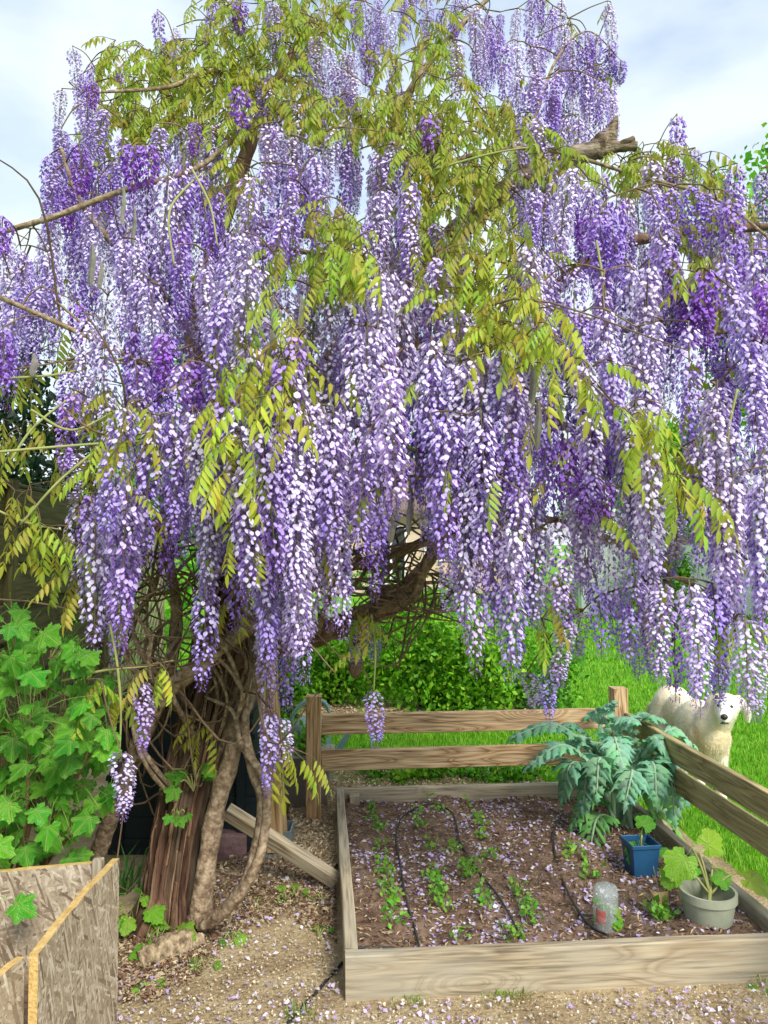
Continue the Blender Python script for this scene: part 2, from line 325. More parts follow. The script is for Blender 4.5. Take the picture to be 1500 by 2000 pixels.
M['label_red'] = noisy('label_red', [(0.3, (0.45, 0.10, 0.08)), (0.7, (0.55, 0.16, 0.12))], scale=9, rough=0.4, bump=0)
M['frame_white'] = noisy('frame_white', [(0.3, (0.68, 0.68, 0.66)), (0.7, (0.76, 0.76, 0.74))], scale=3, rough=0.5, bump=0)

def osb(name):
    m, nt, bs, N_, K_ = newmat(name); tc = N_('ShaderNodeTexCoord'); prev = None
    hsum = None
    for i, (rz, sx, sy) in enumerate(((0.15, 11, 110), (1.35, 13, 120), (-0.6, 12, 105), (1.9, 14, 130))):
        mp = N_('ShaderNodeMapping'); mp.inputs['Rotation'].default_value = (0, 0, 0); K_(tc.outputs['UV'], mp.inputs['Vector'])
        mp.inputs['Rotation'].default_value = (0, 0, rz); mp.inputs['Location'].default_value = (i * 3.7, i * 1.3, 0)
        wn = N_('ShaderNodeTexNoise'); wn.inputs['Scale'].default_value = 4; K_(mp.outputs[0], wn.inputs['Vector'])
        sc = N_('ShaderNodeMapping'); sc.inputs['Scale'].default_value = (sx, sy, 1); K_(mp.outputs[0], sc.inputs['Vector'])
        vo = N_('ShaderNodeTexVoronoi'); vo.voronoi_dimensions = '2D'; vo.inputs['Scale'].default_value = 1.0; K_(sc.outputs[0], vo.inputs['Vector'])
        rp = ramp(N_, [(0.0, (0.17, 0.115, 0.07)), (0.3, (0.33, 0.25, 0.16)), (0.7, (0.43, 0.345, 0.235)), (1.0, (0.60, 0.51, 0.38))])
        sp = N_('ShaderNodeSeparateColor'); K_(vo.outputs['Color'], sp.inputs[0]); K_(sp.outputs[0], rp.inputs[0])
        if prev is None: prev = rp.outputs[0]; hsum = sp.outputs[1]
        else:
            gt = N_('ShaderNodeMath'); gt.operation = 'GREATER_THAN'; gt.inputs[1].default_value = 0.62; K_(sp.outputs[2], gt.inputs[0])
            mm = N_('ShaderNodeMix'); mm.data_type = 'RGBA'; K_(gt.outputs[0], mm.inputs[0]); K_(prev, mm.inputs[6]); K_(rp.outputs[0], mm.inputs[7]); prev = mm.outputs[2]
            mh = N_('ShaderNodeMix'); K_(gt.outputs[0], mh.inputs[0]); K_(hsum, mh.inputs[2]); K_(sp.outputs[1], mh.inputs[3]); hsum = mh.outputs[0]
    fn = N_('ShaderNodeTexNoise'); fn.inputs['Scale'].default_value = 90; K_(tc.outputs['UV'], fn.inputs['Vector'])
    r2 = ramp(N_, [(0.3, (0.72, 0.72, 0.72)), (0.7, (1.08, 1.08, 1.08))]); K_(fn.outputs[0], r2.inputs[0])
    mm = N_('ShaderNodeMix'); mm.data_type = 'RGBA'; mm.blend_type = 'MULTIPLY'; mm.inputs[0].default_value = 1; K_(prev, mm.inputs[6]); K_(r2.outputs[0], mm.inputs[7])
    K_(mm.outputs[2], bs.inputs['Base Color']); bs.inputs['Roughness'].default_value = 0.8
    bp = N_('ShaderNodeBump'); bp.inputs['Strength'].default_value = 0.6; bp.inputs['Distance'].default_value = 0.004; K_(hsum, bp.inputs['Height']); K_(bp.outputs[0], bs.inputs['Normal'])
    return m
M['osb'] = osb('osb')
M['osb_edge'] = noisy('osb_edge', [(0.3, (0.45, 0.28, 0.085)), (0.7, (0.68, 0.47, 0.19))], scale=60, bump=0.8, bscale=120, dist=0.006)
m, nt_, bs, N_, K_ = newmat('clear_plastic'); bs.inputs['Base Color'].default_value = (0.85, 0.9, 0.88, 1); bs.inputs['Roughness'].default_value = 0.12; bs.inputs['Specular IOR Level'].default_value = 0.9
_t = N_('ShaderNodeBsdfTransparent'); _t.inputs[0].default_value = (0.93, 0.96, 0.95, 1); _x = N_('ShaderNodeMixShader'); _x.inputs[0].default_value = 0.16
_n = N_('ShaderNodeTexNoise'); _n.inputs['Scale'].default_value = 35; _b = N_('ShaderNodeBump'); _b.inputs['Strength'].default_value = 0.7; _b.inputs['Distance'].default_value = 0.01
K_(_n.outputs[0], _b.inputs['Height']); K_(_b.outputs[0], bs.inputs['Normal']); K_(_t.outputs[0], _x.inputs[1]); K_(bs.outputs[0], _x.inputs[2]); K_(_x.outputs[0], nt_.nodes['Material Output'].inputs['Surface']); M['clear'] = m

# ------------------------------------------------------------------ the layout of the raised bed
YAW = R(4.6)
BU = Vector((-math.sin(YAW), math.cos(YAW), 0)); BR = Vector((math.cos(YAW), math.sin(YAW), 0))
B0 = gnd(674, 1960)
BL = 1.80; BW = 1.62; BH = 0.155
def bp_(r, u, z=0): return B0 + BR * r + BU * u + Vector((0, 0, z))
def in_bed(p):
    q = p - B0; return -0.02 < q.dot(BR) < BW + .02 and -0.03 < q.dot(BU) < BL + .03

# ------------------------------------------------------------------ ground
def sheet(name, pts, z, mat, nx=40, ny=40, amp=0.0):
    """a sheet over the bounding box of pts, cut to the outline, gently uneven"""
    mb = MB()
    xs = [p[0] for p in pts]; ys = [p[1] for p in pts]
    x0, x1, y0, y1 = min(xs), max(xs), min(ys), max(ys)
    def inside(x, y):
        c = False; j = len(pts) - 1
        for i in range(len(pts)):
            xi, yi = pts[i]; xj, yj = pts[j]
            if (yi > y) != (yj > y) and x < (xj - xi) * (y - yi) / (yj - yi) + xi: c = not c
            j = i
        return c
    vs = []; fs = []
    for j in range(ny + 1):
        for i in range(nx + 1):
            x = x0 + (x1 - x0) * i / nx; y = y0 + (y1 - y0) * j / ny
            vs.append((x, y, z + amp * (0.5 + 0.5 * noise.noise(Vector((x * 2.2, y * 2.2, 3))) + 0.2 * noise.noise(Vector((x * 9, y * 9, 5))))))
    for j in range(ny):
        for i in range(nx):
            cx = x0 + (x1 - x0) * (i + .5) / nx; cy = y0 + (y1 - y0) * (j + .5) / ny
            if inside(cx + .08 * noise.noise(Vector((cx * 3, cy * 3, 1))), cy + .08 * noise.noise(Vector((cx * 3, cy * 3, 9)))):
                a = j * (nx + 1) + i; fs.append((a, a + 1, a + nx + 2, a + nx + 1))
    mb.add(vs, fs); o = put(name, mb.mesh(name, mat)); o['kind'] = 'structure'; return o

mb = MB(); mb.add([(-300, -60, 0), (300, -60, 0), (300, 500, 0), (-300, 500, 0)], [(0, 1, 2, 3)])
put('lawn', mb.mesh('lawn', M['lawn']), kind='structure')
GP = [(-3.2, -0.5), (3.4, -0.5), (3.2, 2.78), (1.72, 2.86), (1.60, 4.3), (1.3, 4.75), (-0.3, 4.9), (-1.0, 6.3), (-2.1, 6.6), (-2.6, 4.0)]
sheet('sandy_ground', GP, 0.003, M['sand'], 110, 120, 0.007)
PP = [tuple(gnd(*q)[:2]) for q in ((560, 1600), (575, 1690), (640, 1740), (668, 1690), (664, 1612), (850, 1560), (1060, 1535), (1060, 1500), (640, 1505), (560, 1545))]
sheet('wood_chip_path', PP, 0.022, M['chip_bed'], 50, 50, 0.012)

# ------------------------------------------------------------------ generic leafy builders
LEAFQ = [(-.5, 0), (-.15, .38), (.3, .26), (.5, 0), (.3, -.26), (-.15, -.38)]
def leaf_cloud(P, size, cols, normal_bias=None, aspect=0.6, droop=0.3, rs=rng):
    """many small folded leaves at points P (n,3); returns arrays V,F,C"""
    n = len(P); P = np.asarray(P, float)
    d = rs.normal(size=(n, 3)); d[:, 2] -= droop; d /= np.linalg.norm(d, axis=1)[:, None]
    u = rs.normal(size=(n, 3)); u[:, 2] += 0.9
    if normal_bias is not None: u += normal_bias
    s = np.cross(d, u); s /= np.linalg.norm(s, axis=1)[:, None] + 1e-9; nn = np.cross(s, d)
    L = (size * rs.uniform(0.6, 1.25, n))[:, None]
    V = np.stack([P, P + d * L * .45 + s * L * aspect * .5 + nn * L * .08, P + d * L, P + d * L * .45 - s * L * aspect * .5 + nn * L * .08], 1)
    F = np.array([[0, 1, 2], [0, 2, 3]])[None] + (np.arange(n) * 4)[:, None, None]
    c = np.asarray(cols)[rs.integers(0, len(cols), n)] * rs.uniform(0.75, 1.2, (n, 1))
    return V.reshape(-1, 3), F.reshape(-1, 3), np.repeat(c, 4, 0)

def shrub(name, label, base, h, rad, nleaf, size, cols, cat='shrub', group=None, stems=7, clumps=26, mat='shrub_leaf', seed=1, stemcol=(0.6, 0.6, 0.55)):
    rs = np.random.default_rng(seed); rd = random.Random(seed)
    base = Vector(base); t = empty(name, base, label, cat, group)
    tips = []
    mb = MB()
    for k in range(stems):
        a = rd.uniform(0, 6.28); q = rd.uniform(.35, .95) * rad; tip = base + Vector((math.cos(a) * q, math.sin(a) * q, h * rd.uniform(.6, .98)))
        mid = base.lerp(tip, .5) + Vector((rd.uniform(-.1, .1), rd.uniform(-.1, .1), .05)) * rad
        tube(mb, [base + Vector((math.cos(a), math.sin(a), 0)) * .08 * rad, mid, tip], [.012 * h + .004, .008 * h + .002, .003], 5, 4, stemcol); tips.append((mid, tip))
    put('stem', mb.mesh('stem', M['twig']), t, Matrix.Identity(4))
    pts = []
    for k in range(clumps):
        mid, tip = tips[k % stems]; c = base.lerp(tip, rd.uniform(.12, 1.05)) + Vector((rd.gauss(0, .22), rd.gauss(0, .22), rd.gauss(0, .08))) * rad
        c.z = max(c.z, base.z + .12 * h); n = nleaf // clumps
        g = rs.normal(size=(n, 3)) * np.array([.2 * rad, .2 * rad, .11 * h]); pts.append(g + np.array(c))
    P = np.concatenate(pts); P = P[P[:, 2] > base.z + .02]
    V, F, Cc = leaf_cloud(P, size, cols, rs=rs)
    Cc = Cc * np.array([.8 + .9 * (.5 + noise.noise(Vector(q) * (2.2 / max(rad, .1)))) * .55 for q in np.repeat(V[::4], 4, 0)])[:, None]
    put('foliage', mesh_np('foliage', V, F, Cc, M[mat]), t, Matrix.Identity(4), kind='stuff'); return t

def tree(name, label, base, h, rad, nleaf, size, cols, seed=1, crown0=0.35, group=None, cat='tree', trunk_r=None, clumps=60):
    rs = np.random.default_rng(seed); rd = random.Random(seed); base = Vector(base)
    t = empty(name, base, label, cat, group); tr = trunk_r or h * .022
    mb = MB(); P0 = [base, base + Vector((.02 * h, 0, h * .35)), base + Vector((-.01 * h, .01 * h, h * .7)), base + Vector((0, 0, h * .96))]
    tube(mb, P0, [tr * 1.3, tr, tr * .6, tr * .12], 8, 5, (1, 1, 1), 0.15, 3); put('trunk', mb.mesh('trunk', M['bark']), t, Matrix.Identity(4))
    pts = []; mb = MB()
    for k in range(clumps):
        f = rd.uniform(crown0, 1.0); a = rd.uniform(0, 6.28)
        prof = math.sin(math.pi * min(1, (f - crown0) / (1 - crown0) * .82 + .16)) ** .7
        q = rad * prof * math.sqrt(rd.uniform(.15, 1.05)); c = base + Vector((math.cos(a) * q, math.sin(a) * q, h * f))
        if k % 3 == 0: tube(mb, [base + Vector((0, 0, h * max(.2, f - .22))), base.lerp(c, .6) + Vector((0, 0, h * .2 * f)), c], [tr * .4, tr * .25, tr * .06], 5, 3)
        n = nleaf // clumps; pts.append(np.clip(rs.normal(size=(n, 3)), -1.5, 1.5) * np.array([rad * .16, rad * .16, h * .05]) + np.array(c))
    put('limb', mb.mesh('limb', M['bark']), t, Matrix.Identity(4))
    V, F, Cc = leaf_cloud(np.concatenate(pts), size, cols, rs=rs)
    put('crown', mesh_np('crown', V, F, Cc, M['shrub_leaf']), t, Matrix.Identity(4), kind='stuff'); return t

G_BRIGHT = [(0.13, 0.40, 0.015), (0.19, 0.47, 0.02), (0.08, 0.29, 0.015), (0.26, 0.50, 0.03)]
G_MID = [(0.07, 0.26, 0.015), (0.11, 0.34, 0.02), (0.045, 0.18, 0.012), (0.16, 0.40, 0.025)]
G_DARK = [(0.012, 0.035, 0.014), (0.02, 0.05, 0.022), (0.008, 0.022, 0.010), (0.03, 0.07, 0.03)]

# ------------------------------------------------------------------ far things: house, walls, trees
HX, HY = -4.2, 27.0
house = empty('house', (HX + 4, HY, 0), 'beige rendered house with dark windows beyond the lawn', 'house')
def box(mb, a, b, col=(1, 1, 1)):
    x0, y0, z0 = a; x1, y1, z1 = b
    mb.add([(x0, y0, z0), (x1, y0, z0), (x1, y1, z0), (x0, y1, z0), (x0, y0, z1), (x1, y0, z1), (x1, y1, z1), (x0, y1, z1)],
           [(0, 3, 2, 1), (4, 5, 6, 7), (0, 1, 5, 4), (1, 2, 6, 5), (2, 3, 7, 6), (3, 0, 4, 7)], col)
mb = MB(); box(mb, (HX, HY, 0), (HX + 8.5, HY + 7, 2.7)); mb.add([(HX, HY + .01, 2.7), (HX, HY + 6.99, 2.7), (HX, HY + 3.5, 4.6)], [(0, 2, 1)])
mb.add([(HX + 8.5, HY + .01, 2.7), (HX + 8.5, HY + 6.99, 2.7), (HX + 8.5, HY + 3.5, 4.6)], [(0, 1, 2)])
put('wall', mb.mesh('wall', M['house_wall'], False), house, Matrix.Identity(4))
mb = MB()
for s in (0, 1):
    yA = HY - .5 if s == 0 else HY + 7.5; yR = HY + 3.5; zA = 2.55; zR = 4.75
    mb.add([(HX - .4, yA, zA), (HX + 8.9, yA, zA), (HX + 8.9, yR, zR), (HX - .4, yR, zR), (HX - .4, yA, zA + .15), (HX + 8.9, yA, zA + .15), (HX + 8.9, yR, zR + .15), (HX - .4, yR, zR + .15)],
           [(0, 1, 2, 3), (4, 7, 6, 5), (0, 4, 5, 1), (1, 5, 6, 2), (0, 3, 7, 4)])
put('roof', mb.mesh('roof', M['roof'], False), house, Matrix.Identity(4))
for (x0, x1, z0, z1, nm) in ((HX + .9, HX + 2.3, .9, 2.1, 'window'), (HX + 3.9, HX + 5.0, .05, 2.15, 'door'), (HX + 5.6, HX + 7.4, .9, 2.1, 'window')):
    mb = MB(); t = .08
    for a, b in (((x0, z0), (x1, z0 + t)), ((x0, z1 - t), (x1, z1)), ((x0, z0 + t), (x0 + t, z1 - t)), ((x1 - t, z0 + t), (x1, z1 - t)), (((x0 + x1) / 2 - t / 2, z0 + t), ((x0 + x1) / 2 + t / 2, z1 - t))):
        box(mb, (a[0], HY - .06, a[1]), (b[0], HY - .005, b[1]))
    f = put(nm, mb.mesh(nm, M['frame_white'], False), house, Matrix.Identity(4))
    mb = MB(); box(mb, (x0 + .03, HY - .03, z0 + .03), (x1 - .03, HY - .012, z1 - .03)); put('pane', mb.mesh('pane', M['pane'], False), f, Matrix.Identity(4))
mb = MB(); box(mb, (HX - 2, HY - 3.2, .0), (HX + 10, HY - .001, .10)); put('terrace', mb.mesh('terrace', M['terrace'], False), kind='structure')

gw = empty('garden_wall', (9, 16, 0), 'pale grey green rendered garden wall behind the lawn', 'wall')
mb = MB(); box(mb, (4.1, 16, 0), (15, 16.25, 1.55)); put('wall_face', mb.mesh('wall_face', M['render_wall'], False), gw, Matrix.Identity(4))
mb = MB(); box(mb, (4.05, 15.95, 1.553), (15.05, 16.3, 1.62)); put('coping', mb.mesh('coping', M['stone'], False), gw, Matrix.Identity(4))

tree('leafy_tree', 'tall bright green tree rising behind the right hand wall', (8.75, 13.5, 0), 9.4, 2.7, 13000, .17, G_BRIGHT, 3, .3, 'garden trees beyond the lawn')
tree('leafy_tree', 'round mid green tree behind the beige house', (3.0, 36, 0), 6.6, 3.6, 7000, .32, G_MID, 4, .25, 'garden trees beyond the lawn')
tree('leafy_tree', 'low bright green tree behind the far end of the garden wall', (8.0, 22, 0), 4.6, 2.6, 7000, .22, G_BRIGHT, 5, .2, 'garden trees beyond the lawn')
tree('leafy_tree', 'mid green tree at the left end of the beige house', (-6.5, 24, 0), 5.4, 2.7, 7000, .24, G_MID, 6, .2, 'garden trees beyond the lawn')
tree('leafy_tree', 'broad fresh green tree behind the wooden lattice', (-2.6, 11.5, 0), 4.2, 1.5, 6000, .13, G_BRIGHT, 8, .15, 'garden trees beyond the lawn')
tree('evergreen_tree', 'dense very dark evergreen tree behind the plank fence', (-3.7, 6.4, 0), 3.6, 1.3, 15000, .085, G_DARK, 7, .04, None, 'tree', .09, 110)
for (x, y, h_, r_, sd, lb, pal) in ((5.2, 14.9, 1.5, .9, 31, 'rounded green hedge shrub before the pale garden wall', G_MID), (12.2, 15.1, 2.3, 1.3, 32, 'tall green hedge shrub at the right part of the garden wall', G_MID),
                               (-1.2, 24.5, 1.0, 1.0, 33, 'low clipped shrub before the house terrace', G_MID)):
    shrub('hedge_shrub', lb, (x, y, 0), h_, r_, 2600, .13, pal, seed=sd)

# ------------------------------------------------------------------ left boundary: plank fence and lattice
def fp(u, z, off=0.0):   # a point on the boundary line, u metres along it
    o = Vector((-1.97, 4.0, 0)); return o + BU * (u - 4.0) + BR * off + Vector((0, 0, z))
pf = empty('plank_fence', fp(4, 0), 'mossy dark wooden fence of wide horizontal planks', 'fence')
nrow = 9; ph = 1.84 / nrow
for i in range(nrow):
    for (u0, u1, k) in ((2.2, 4.02, 0), (4.04, 5.75, 1)):
        off = .030 if (i + k) % 2 else -.010
        plank('plank', fp(u0, i * ph + .012, off), fp(u1, i * ph + .012 + U(-.01, .01), off), .02, ph - .008 + U(-.008, .004), M['fence_wood'], pf)
for u in (2.18, 4.03, 5.78):
    plank('post', fp(u, 0, -.05), fp(u, 1.88, -.05), .09, .09, M['fence_wood'], pf, zh=BR)
plank('cap_rail', fp(2.2, 1.843, 0), fp(5.75, 1.843, 0), .06, .022, M['fence_wood'], pf)
lp = empty('lattice_panel', fp(7, 0), 'weathered wooden lattice panel beyond the plank fence', 'fence')
LU0, LU1, LZ0, LZ1 = 5.85, 7.95, .12, 1.72
for (a, b) in ((fp(LU0, LZ0), fp(LU1, LZ0)), (fp(LU0, LZ1), fp(LU1, LZ1))): plank('frame_bar', a, b, .035, .045, M['lattice_wood'], lp)
for u in (LU0, LU1): plank('frame_bar', fp(u, LZ0 - .1), fp(u, LZ1 + .1), .04, .04, M['lattice_wood'], lp, zh=BU)
for k in range(16):
    u = LU0 + .14 + k * .125; plank('slat', fp(u, LZ0 + .02, -.012), fp(u, LZ1, -.012), .01, .03, M['lattice_wood'], lp, zh=BU, segs=3)
for k in range(-11, 15):
    c = LU0 + k * .155          # diagonal u - 1*z... clipped to the frame
    a0 = max(LU0 + .03, c); z0 = LZ0 + .03 + (a0 - c) * .75
    a1 = min(LU1, c + (LZ1 - LZ0 - .04) / .75); z1 = LZ0 + .03 + (a1 - c) * .75
    if z0 < LZ1 - .05 and a1 - a0 > .1: plank('slat', fp(a0, z0, .012), fp(a1, z1, .012), .01, .035, M['lattice_wood'], lp, segs=3)

# ------------------------------------------------------------------ raised bed
bed = empty('raised_bed', bp_(BW / 2, BL / 2), 'raised wooden garden bed strewn with fallen petals', 'raised bed')
T = .045
plank('board', bp_(0, T / 2, 0), bp_(BW, T / 2, 0), T, BH, M['bed_wood'], bed, segs=24, wob=.004)
plank('board', bp_(T / 2, T + .002, 0), bp_(T / 2, BL - T - .002, 0), T, BH + .004, M['bed_wood'], bed, segs=14, wob=.004)
plank('board', bp_(0, BL - T / 2, 0), bp_(BW, BL - T / 2, 0), T, BH, M['bed_wood'], bed, segs=14, wob=.004)
plank('board', bp_(BW - T / 2, T + .002, 0), bp_(BW - T / 2, BL - T - .002, 0), T, BH - .004, M['bed_wood'], bed, segs=14, wob=.004)
plank('corner_block', bp_(T + .03, BL - T - .035, 0), bp_(T + .03, BL - T - .035, .135), .06, .06, M['bed_wood'], bed, zh=BR)
SZ = .085
def soilz(r, u):
    p = bp_(r, u); b = .035 * math.sin(r * 12.6 + .6) * .5
    q = gnd(1375, 1835, SZ); e = math.exp(-((p.x - q.x) ** 2 + (p.y - q.y) ** 2) / .03) * .06
    return SZ + b * .7 + .02 * noise.noise(Vector((r * 6, u * 6, 0))) + .012 * noise.noise(Vector((r * 21, u * 21, 4))) + e
mb = MB(); nx, ny = 110, 110; vs = []; fs = []
for j in range(ny + 1):
    for i in range(nx + 1):
        r = T - .01 + (BW - 2 * T + .02) * i / nx; u = T - .01 + (BL - 2 * T + .02) * j / ny
        q = bp_(r, u, soilz(r, u) + U(-.004, .004)); vs.append(q)
for j in range(ny):
    for i in range(nx): a = j * (nx + 1) + i; fs.append((a, a + 1, a + nx + 2, a + nx + 1))
mb.add(vs, fs); put('soil', mb.mesh('soil', M['soil']), bed, Matrix.Identity(4))
def on_soil(px, py):
    p = gnd(px, py, SZ); q = p - B0; p.z = soilz(q.dot(BR), q.dot(BU)); return p

# ------------------------------------------------------------------ rail fence behind and beside the bed
ff = empty('rail_fence', bp_(BW / 2, BL + .06), 'low wooden post and two rail fence around raised bed', 'fence')
PH = .70
pl = gnd(612, 1603); q = pl - B0; RU = q.dot(BU); RR = q.dot(BR)
FR = BW - .015
plank('post', bp_(RR, RU), bp_(RR, RU, PH), .085, .082, M['post_wood'], ff, zh=BU * -1)
plank('post', bp_(FR + .05, RU + .10), bp_(FR + .05, RU + .10, PH), .085, .085, M['rail_wood'], ff, zh=BU * -1)
plank('post', bp_(FR + .09, -1.1), bp_(FR + .09, -1.1, PH), .085, .085, M['rail_wood'], ff, zh=BU * -1)
for z in (.465, .265):
    plank('rail', bp_(RR + .045, RU - .012 + .03, z + .005), bp_(FR + .02, RU + .06, z), .035, .115, M['rail_wood'], ff, segs=14, wob=.003)
for z in (.447, .306):
    plank('rail', bp_(FR + .085, RU + .03, z), bp_(FR + .085, -1.2, z), .035, .115, M['rail_green'], ff, segs=14, wob=.003)

# ------------------------------------------------------------------ OSB planter box
def osb_panel(name, a, b, h0, h1, th, parent, wav=0):
    """upright chipboard panel from a to b (ground points), heights h0,h1; cut edge on top and ends"""
    a = Vector(a); b = Vector(b); x, y, z = frame_from(b - a); L = (b - a).length; n = 14
    mb = MB(); vs = []; fs = []; mi = []
    for i in range(n + 1):
        t = i / n; hh = h0 + (h1 - h0) * t + U(-.003, .003); dy = wav * math.sin(t * 3.1)
        for (yy, zz) in ((-th / 2, 0), (th / 2, 0), (th / 2, hh), (-th / 2, hh + U(-.001, .001))): vs.append((t * L, yy + dy, zz))
    for i in range(n):
        q = i * 4
        for k, m_ in ((0, 1), (1, 0), (2, 1), (3, 0)):
            k2 = (k + 1) % 4; fs.append((q + k, q + 4 + k, q + 4 + k2, q + k2)); mi.append(m_)
    fs.append((0, 1, 2, 3)); fs.append((n * 4 + 3, n * 4 + 2, n * 4 + 1, n * 4)); mi += [1, 1]
    me = bpy.data.meshes.new(name); me.from_pydata(vs, [], fs); me.materials.append(M['osb']); me.materials.append(M['osb_edge']); me.polygons.foreach_set('material_index', mi)
    uv = me.uv_layers.new(name='UVMap'); off = U(0, 5)
    for p in me.polygons:
        for li in p.loop_indices:
            co = me.vertices[me.loops[li].vertex_index].co; uv.data[li].uv = (co.x + off, co.z + off * .37)
    me.update(); return put(name, me, parent, mat_frame(a, x, y, z))
OB = empty('chipboard_box', (-1.05, 2.0, 0), 'open box of weathered chipboard panels with raw yellow edges', 'box')
OH = .56
pc = gnd(222, 1680, OH); pc.z = 0
pn = gnd(66, 1862, OH); pn.z = 0
pw = gnd(-330, 1722, OH); pw.z = 0
osb_panel('panel', pc + (pc - pn).normalized() * .02, pn, OH, OH, .022, OB, -.006)
osb_panel('panel', pc + Vector((-.03, -.006, 0)), pw, OH - .003, OH + .002, .02, OB, .012)
pn2 = pn + Vector((-.035, .01, 0)); ps = gnd(-330, 2150, OH - .02); ps.z = 0
osb_panel('panel', pn2, ps, OH - .012, OH - .03, .02, OB)
osb_panel('panel', pw + Vector((0, -.03, 0)), ps + Vector((0, .03, 0)), OH, OH - .03, .02, OB)
plank('corner_batten', pc + Vector((-.045, -.04, 0)), pc + Vector((-.04, -.04, OH + .012)), .03, .03, M['bed_wood'], OB, zh=Vector((0, 1, 0)))
mb = MB(); q = [pc + Vector((-.02, -.02, .22)), pw + Vector((.02, -.02, .22)), ps + Vector((.02, .02, .2)), pn + Vector((-.03, .02, .2))]
mb.add(q, [(0, 1, 2, 3)]); put('compost', mb.mesh('compost', M['soil']), OB, Matrix.Identity(4))

# ------------------------------------------------------------------ compost bin, grey planter, watering can, stone, log, prop
cb = empty('compost_bin', at(385, 1600, 4.15).xy.to_3d(), 'dark green plastic compost bin standing behind trunk', 'bin')
def tapered(mb, c, w0, d0, w1, d1, z0, z1, n=1, col=(1, 1, 1), rot=0):
    vs = []
    for (w_, d_, z) in ((w0, d0, z0), (w1, d1, z1)):
        for (sx, sy) in ((-1, -1), (1, -1), (1, 1), (-1, 1)):
            v = Vector((sx * w_ / 2, sy * d_ / 2, 0)); v.rotate(Euler((0, 0, rot))); vs.append((c[0] + v.x, c[1] + v.y, z))
    mb.add(vs, [(0, 3, 2, 1), (4, 5, 6, 7), (0, 1, 5, 4), (1, 2, 6, 5), (2, 3, 7, 6), (3, 0, 4, 7)], col)
cc = cb.location
mb = MB(); tapered(mb, cc, .82, .7, .66, .56, 0, .74)
for k in range(7): tapered(mb, cc, .83 - k * .022, .71 - k * .02, .825 - k * .022, .705 - k * .02, .06 + k * .1, .085 + k * .1)
put('body', mb.mesh('body', M['dark_plastic'], False), cb, Matrix.Identity(4))
for sx in (-.3, -.1, .1, .3):
    mb = MB(); box(mb, (cc.x + sx - .02, cc.y - .365, .02), (cc.x + sx + .02, cc.y - .33, .5)); put('rib', mb.mesh('rib', M['dark_plastic'], False), cb, Matrix.Identity(4))
mb = MB(); tapered(mb, cc, .7, .6, .6, .5, .741, .82); put('lid', mb.mesh('lid', M['dark_plastic'], False), cb, Matrix.Identity(4))

gp = gnd(592, 1585); gp.y += .12
pt = empty('planter_box', gp, 'taupe plastic planter box standing behind fence post', 'planter')
mb = MB(); tapered(mb, gp, .27, .24, .31, .28, .02, .29); put('body', mb.mesh('body', M['taupe_plastic'], False), pt, Matrix.Identity(4))
mb = MB(); tapered(mb, gp, .33, .30, .335, .305, .291, .312); put('rim', mb.mesh('rim', M['taupe_plastic'], False), pt, Matrix.Identity(4))
mb = MB(); tapered(mb, gp, .24, .21, .24, .21, 0, .019); put('foot', mb.mesh('foot', M['hose'], False), pt, Matrix.Identity(4))
shrub('herb_plant', 'fresh green leafy herb growing in taupe planter', gp + Vector((0, 0, .312)), .16, .14, 260, .05, G_BRIGHT, 'plant', clumps=10, stems=6, seed=41)
wc = gp + Vector((.0, .26, .0))
can = empty('watering_can', wc + Vector((0, .1, 0)), 'pale green watering can standing behind taupe planter', 'watering can')
mb = MB(); wz = .0
for k in range(16):
    pass
tube(mb, [wc + Vector((0, .1, 0)), wc + Vector((0, .1, .2)), wc + Vector((0, .1, .38)), wc + Vector((0, .1, .43))], [.13, .13, .12, .07], 20, 5); put('body', mb.mesh('body', M['can']), can, Matrix.Identity(4))
mb = MB(); tube(mb, [wc + Vector((-.13, .1, .3)), wc + Vector((-.12, .1, .44)), wc + Vector((-.02, .1, .54)), wc + Vector((.09, .1, .52)), wc + Vector((.13, .1, .38))], [.012] * 5, 8, 6); put('handle', mb.mesh('handle', M['can']), can, Matrix.Identity(4))
mb = MB(); tube(mb, [wc + Vector((.11, .1, .1)), wc + Vector((.22, .1, .3)), wc + Vector((.3, .1, .42))], [.03, .02, .016], 8, 5); put('spout', mb.mesh('spout', M['can']), can, Matrix.Identity(4))

def blob(mb, c, r, n=10, m=7, amp=.25, fr=3, seed=0, col=(1, 1, 1), flat=False):
    vs = []; fs = []; c = Vector(c)
    for j in range(m + 1):
        th = math.pi * j / m
        for i in range(n):
            ph_ = 2 * math.pi * i / n; d = Vector((math.sin(th) * math.cos(ph_), math.sin(th) * math.sin(ph_), math.cos(th)))
            k = 1 + amp * noise.noise(d * fr + Vector((seed, seed * 2, 0))); vs.append(c + Vector((d.x * r[0], d.y * r[1], d.z * r[2])) * k)
    for j in range(m):
        for i in range(n): a = j * n + i; b = j * n + (i + 1) % n; fs.append((a, a + n, b + n, b))
    mb.add(vs, fs, col)
st = gnd(452, 1672)
mb = MB(); box(mb, (-.085, -.06, -.01), (.075, .06, .13)); mb.v = [(x + .02 * noise.noise(Vector((x * 20, y * 20, z * 20))), y + .02 * noise.noise(Vector((x * 20 + 5, y * 20, z * 20))), z - .22 * max(0, x) + .015 * noise.noise(Vector((x * 15, 3, z)))) for x, y, z in mb.v]
me = mb.mesh('stone_block', M['stone'], False)
o = put('stone_block', me, None, Matrix.Translation(st) @ Matrix.Rotation(.25, 4, 'Z')); tag(o, 'purplish red stone block lying beside the trunk', 'stone')
bv = o.modifiers.new('bevel', 'BEVEL'); bv.width = .012; bv.segments = 2

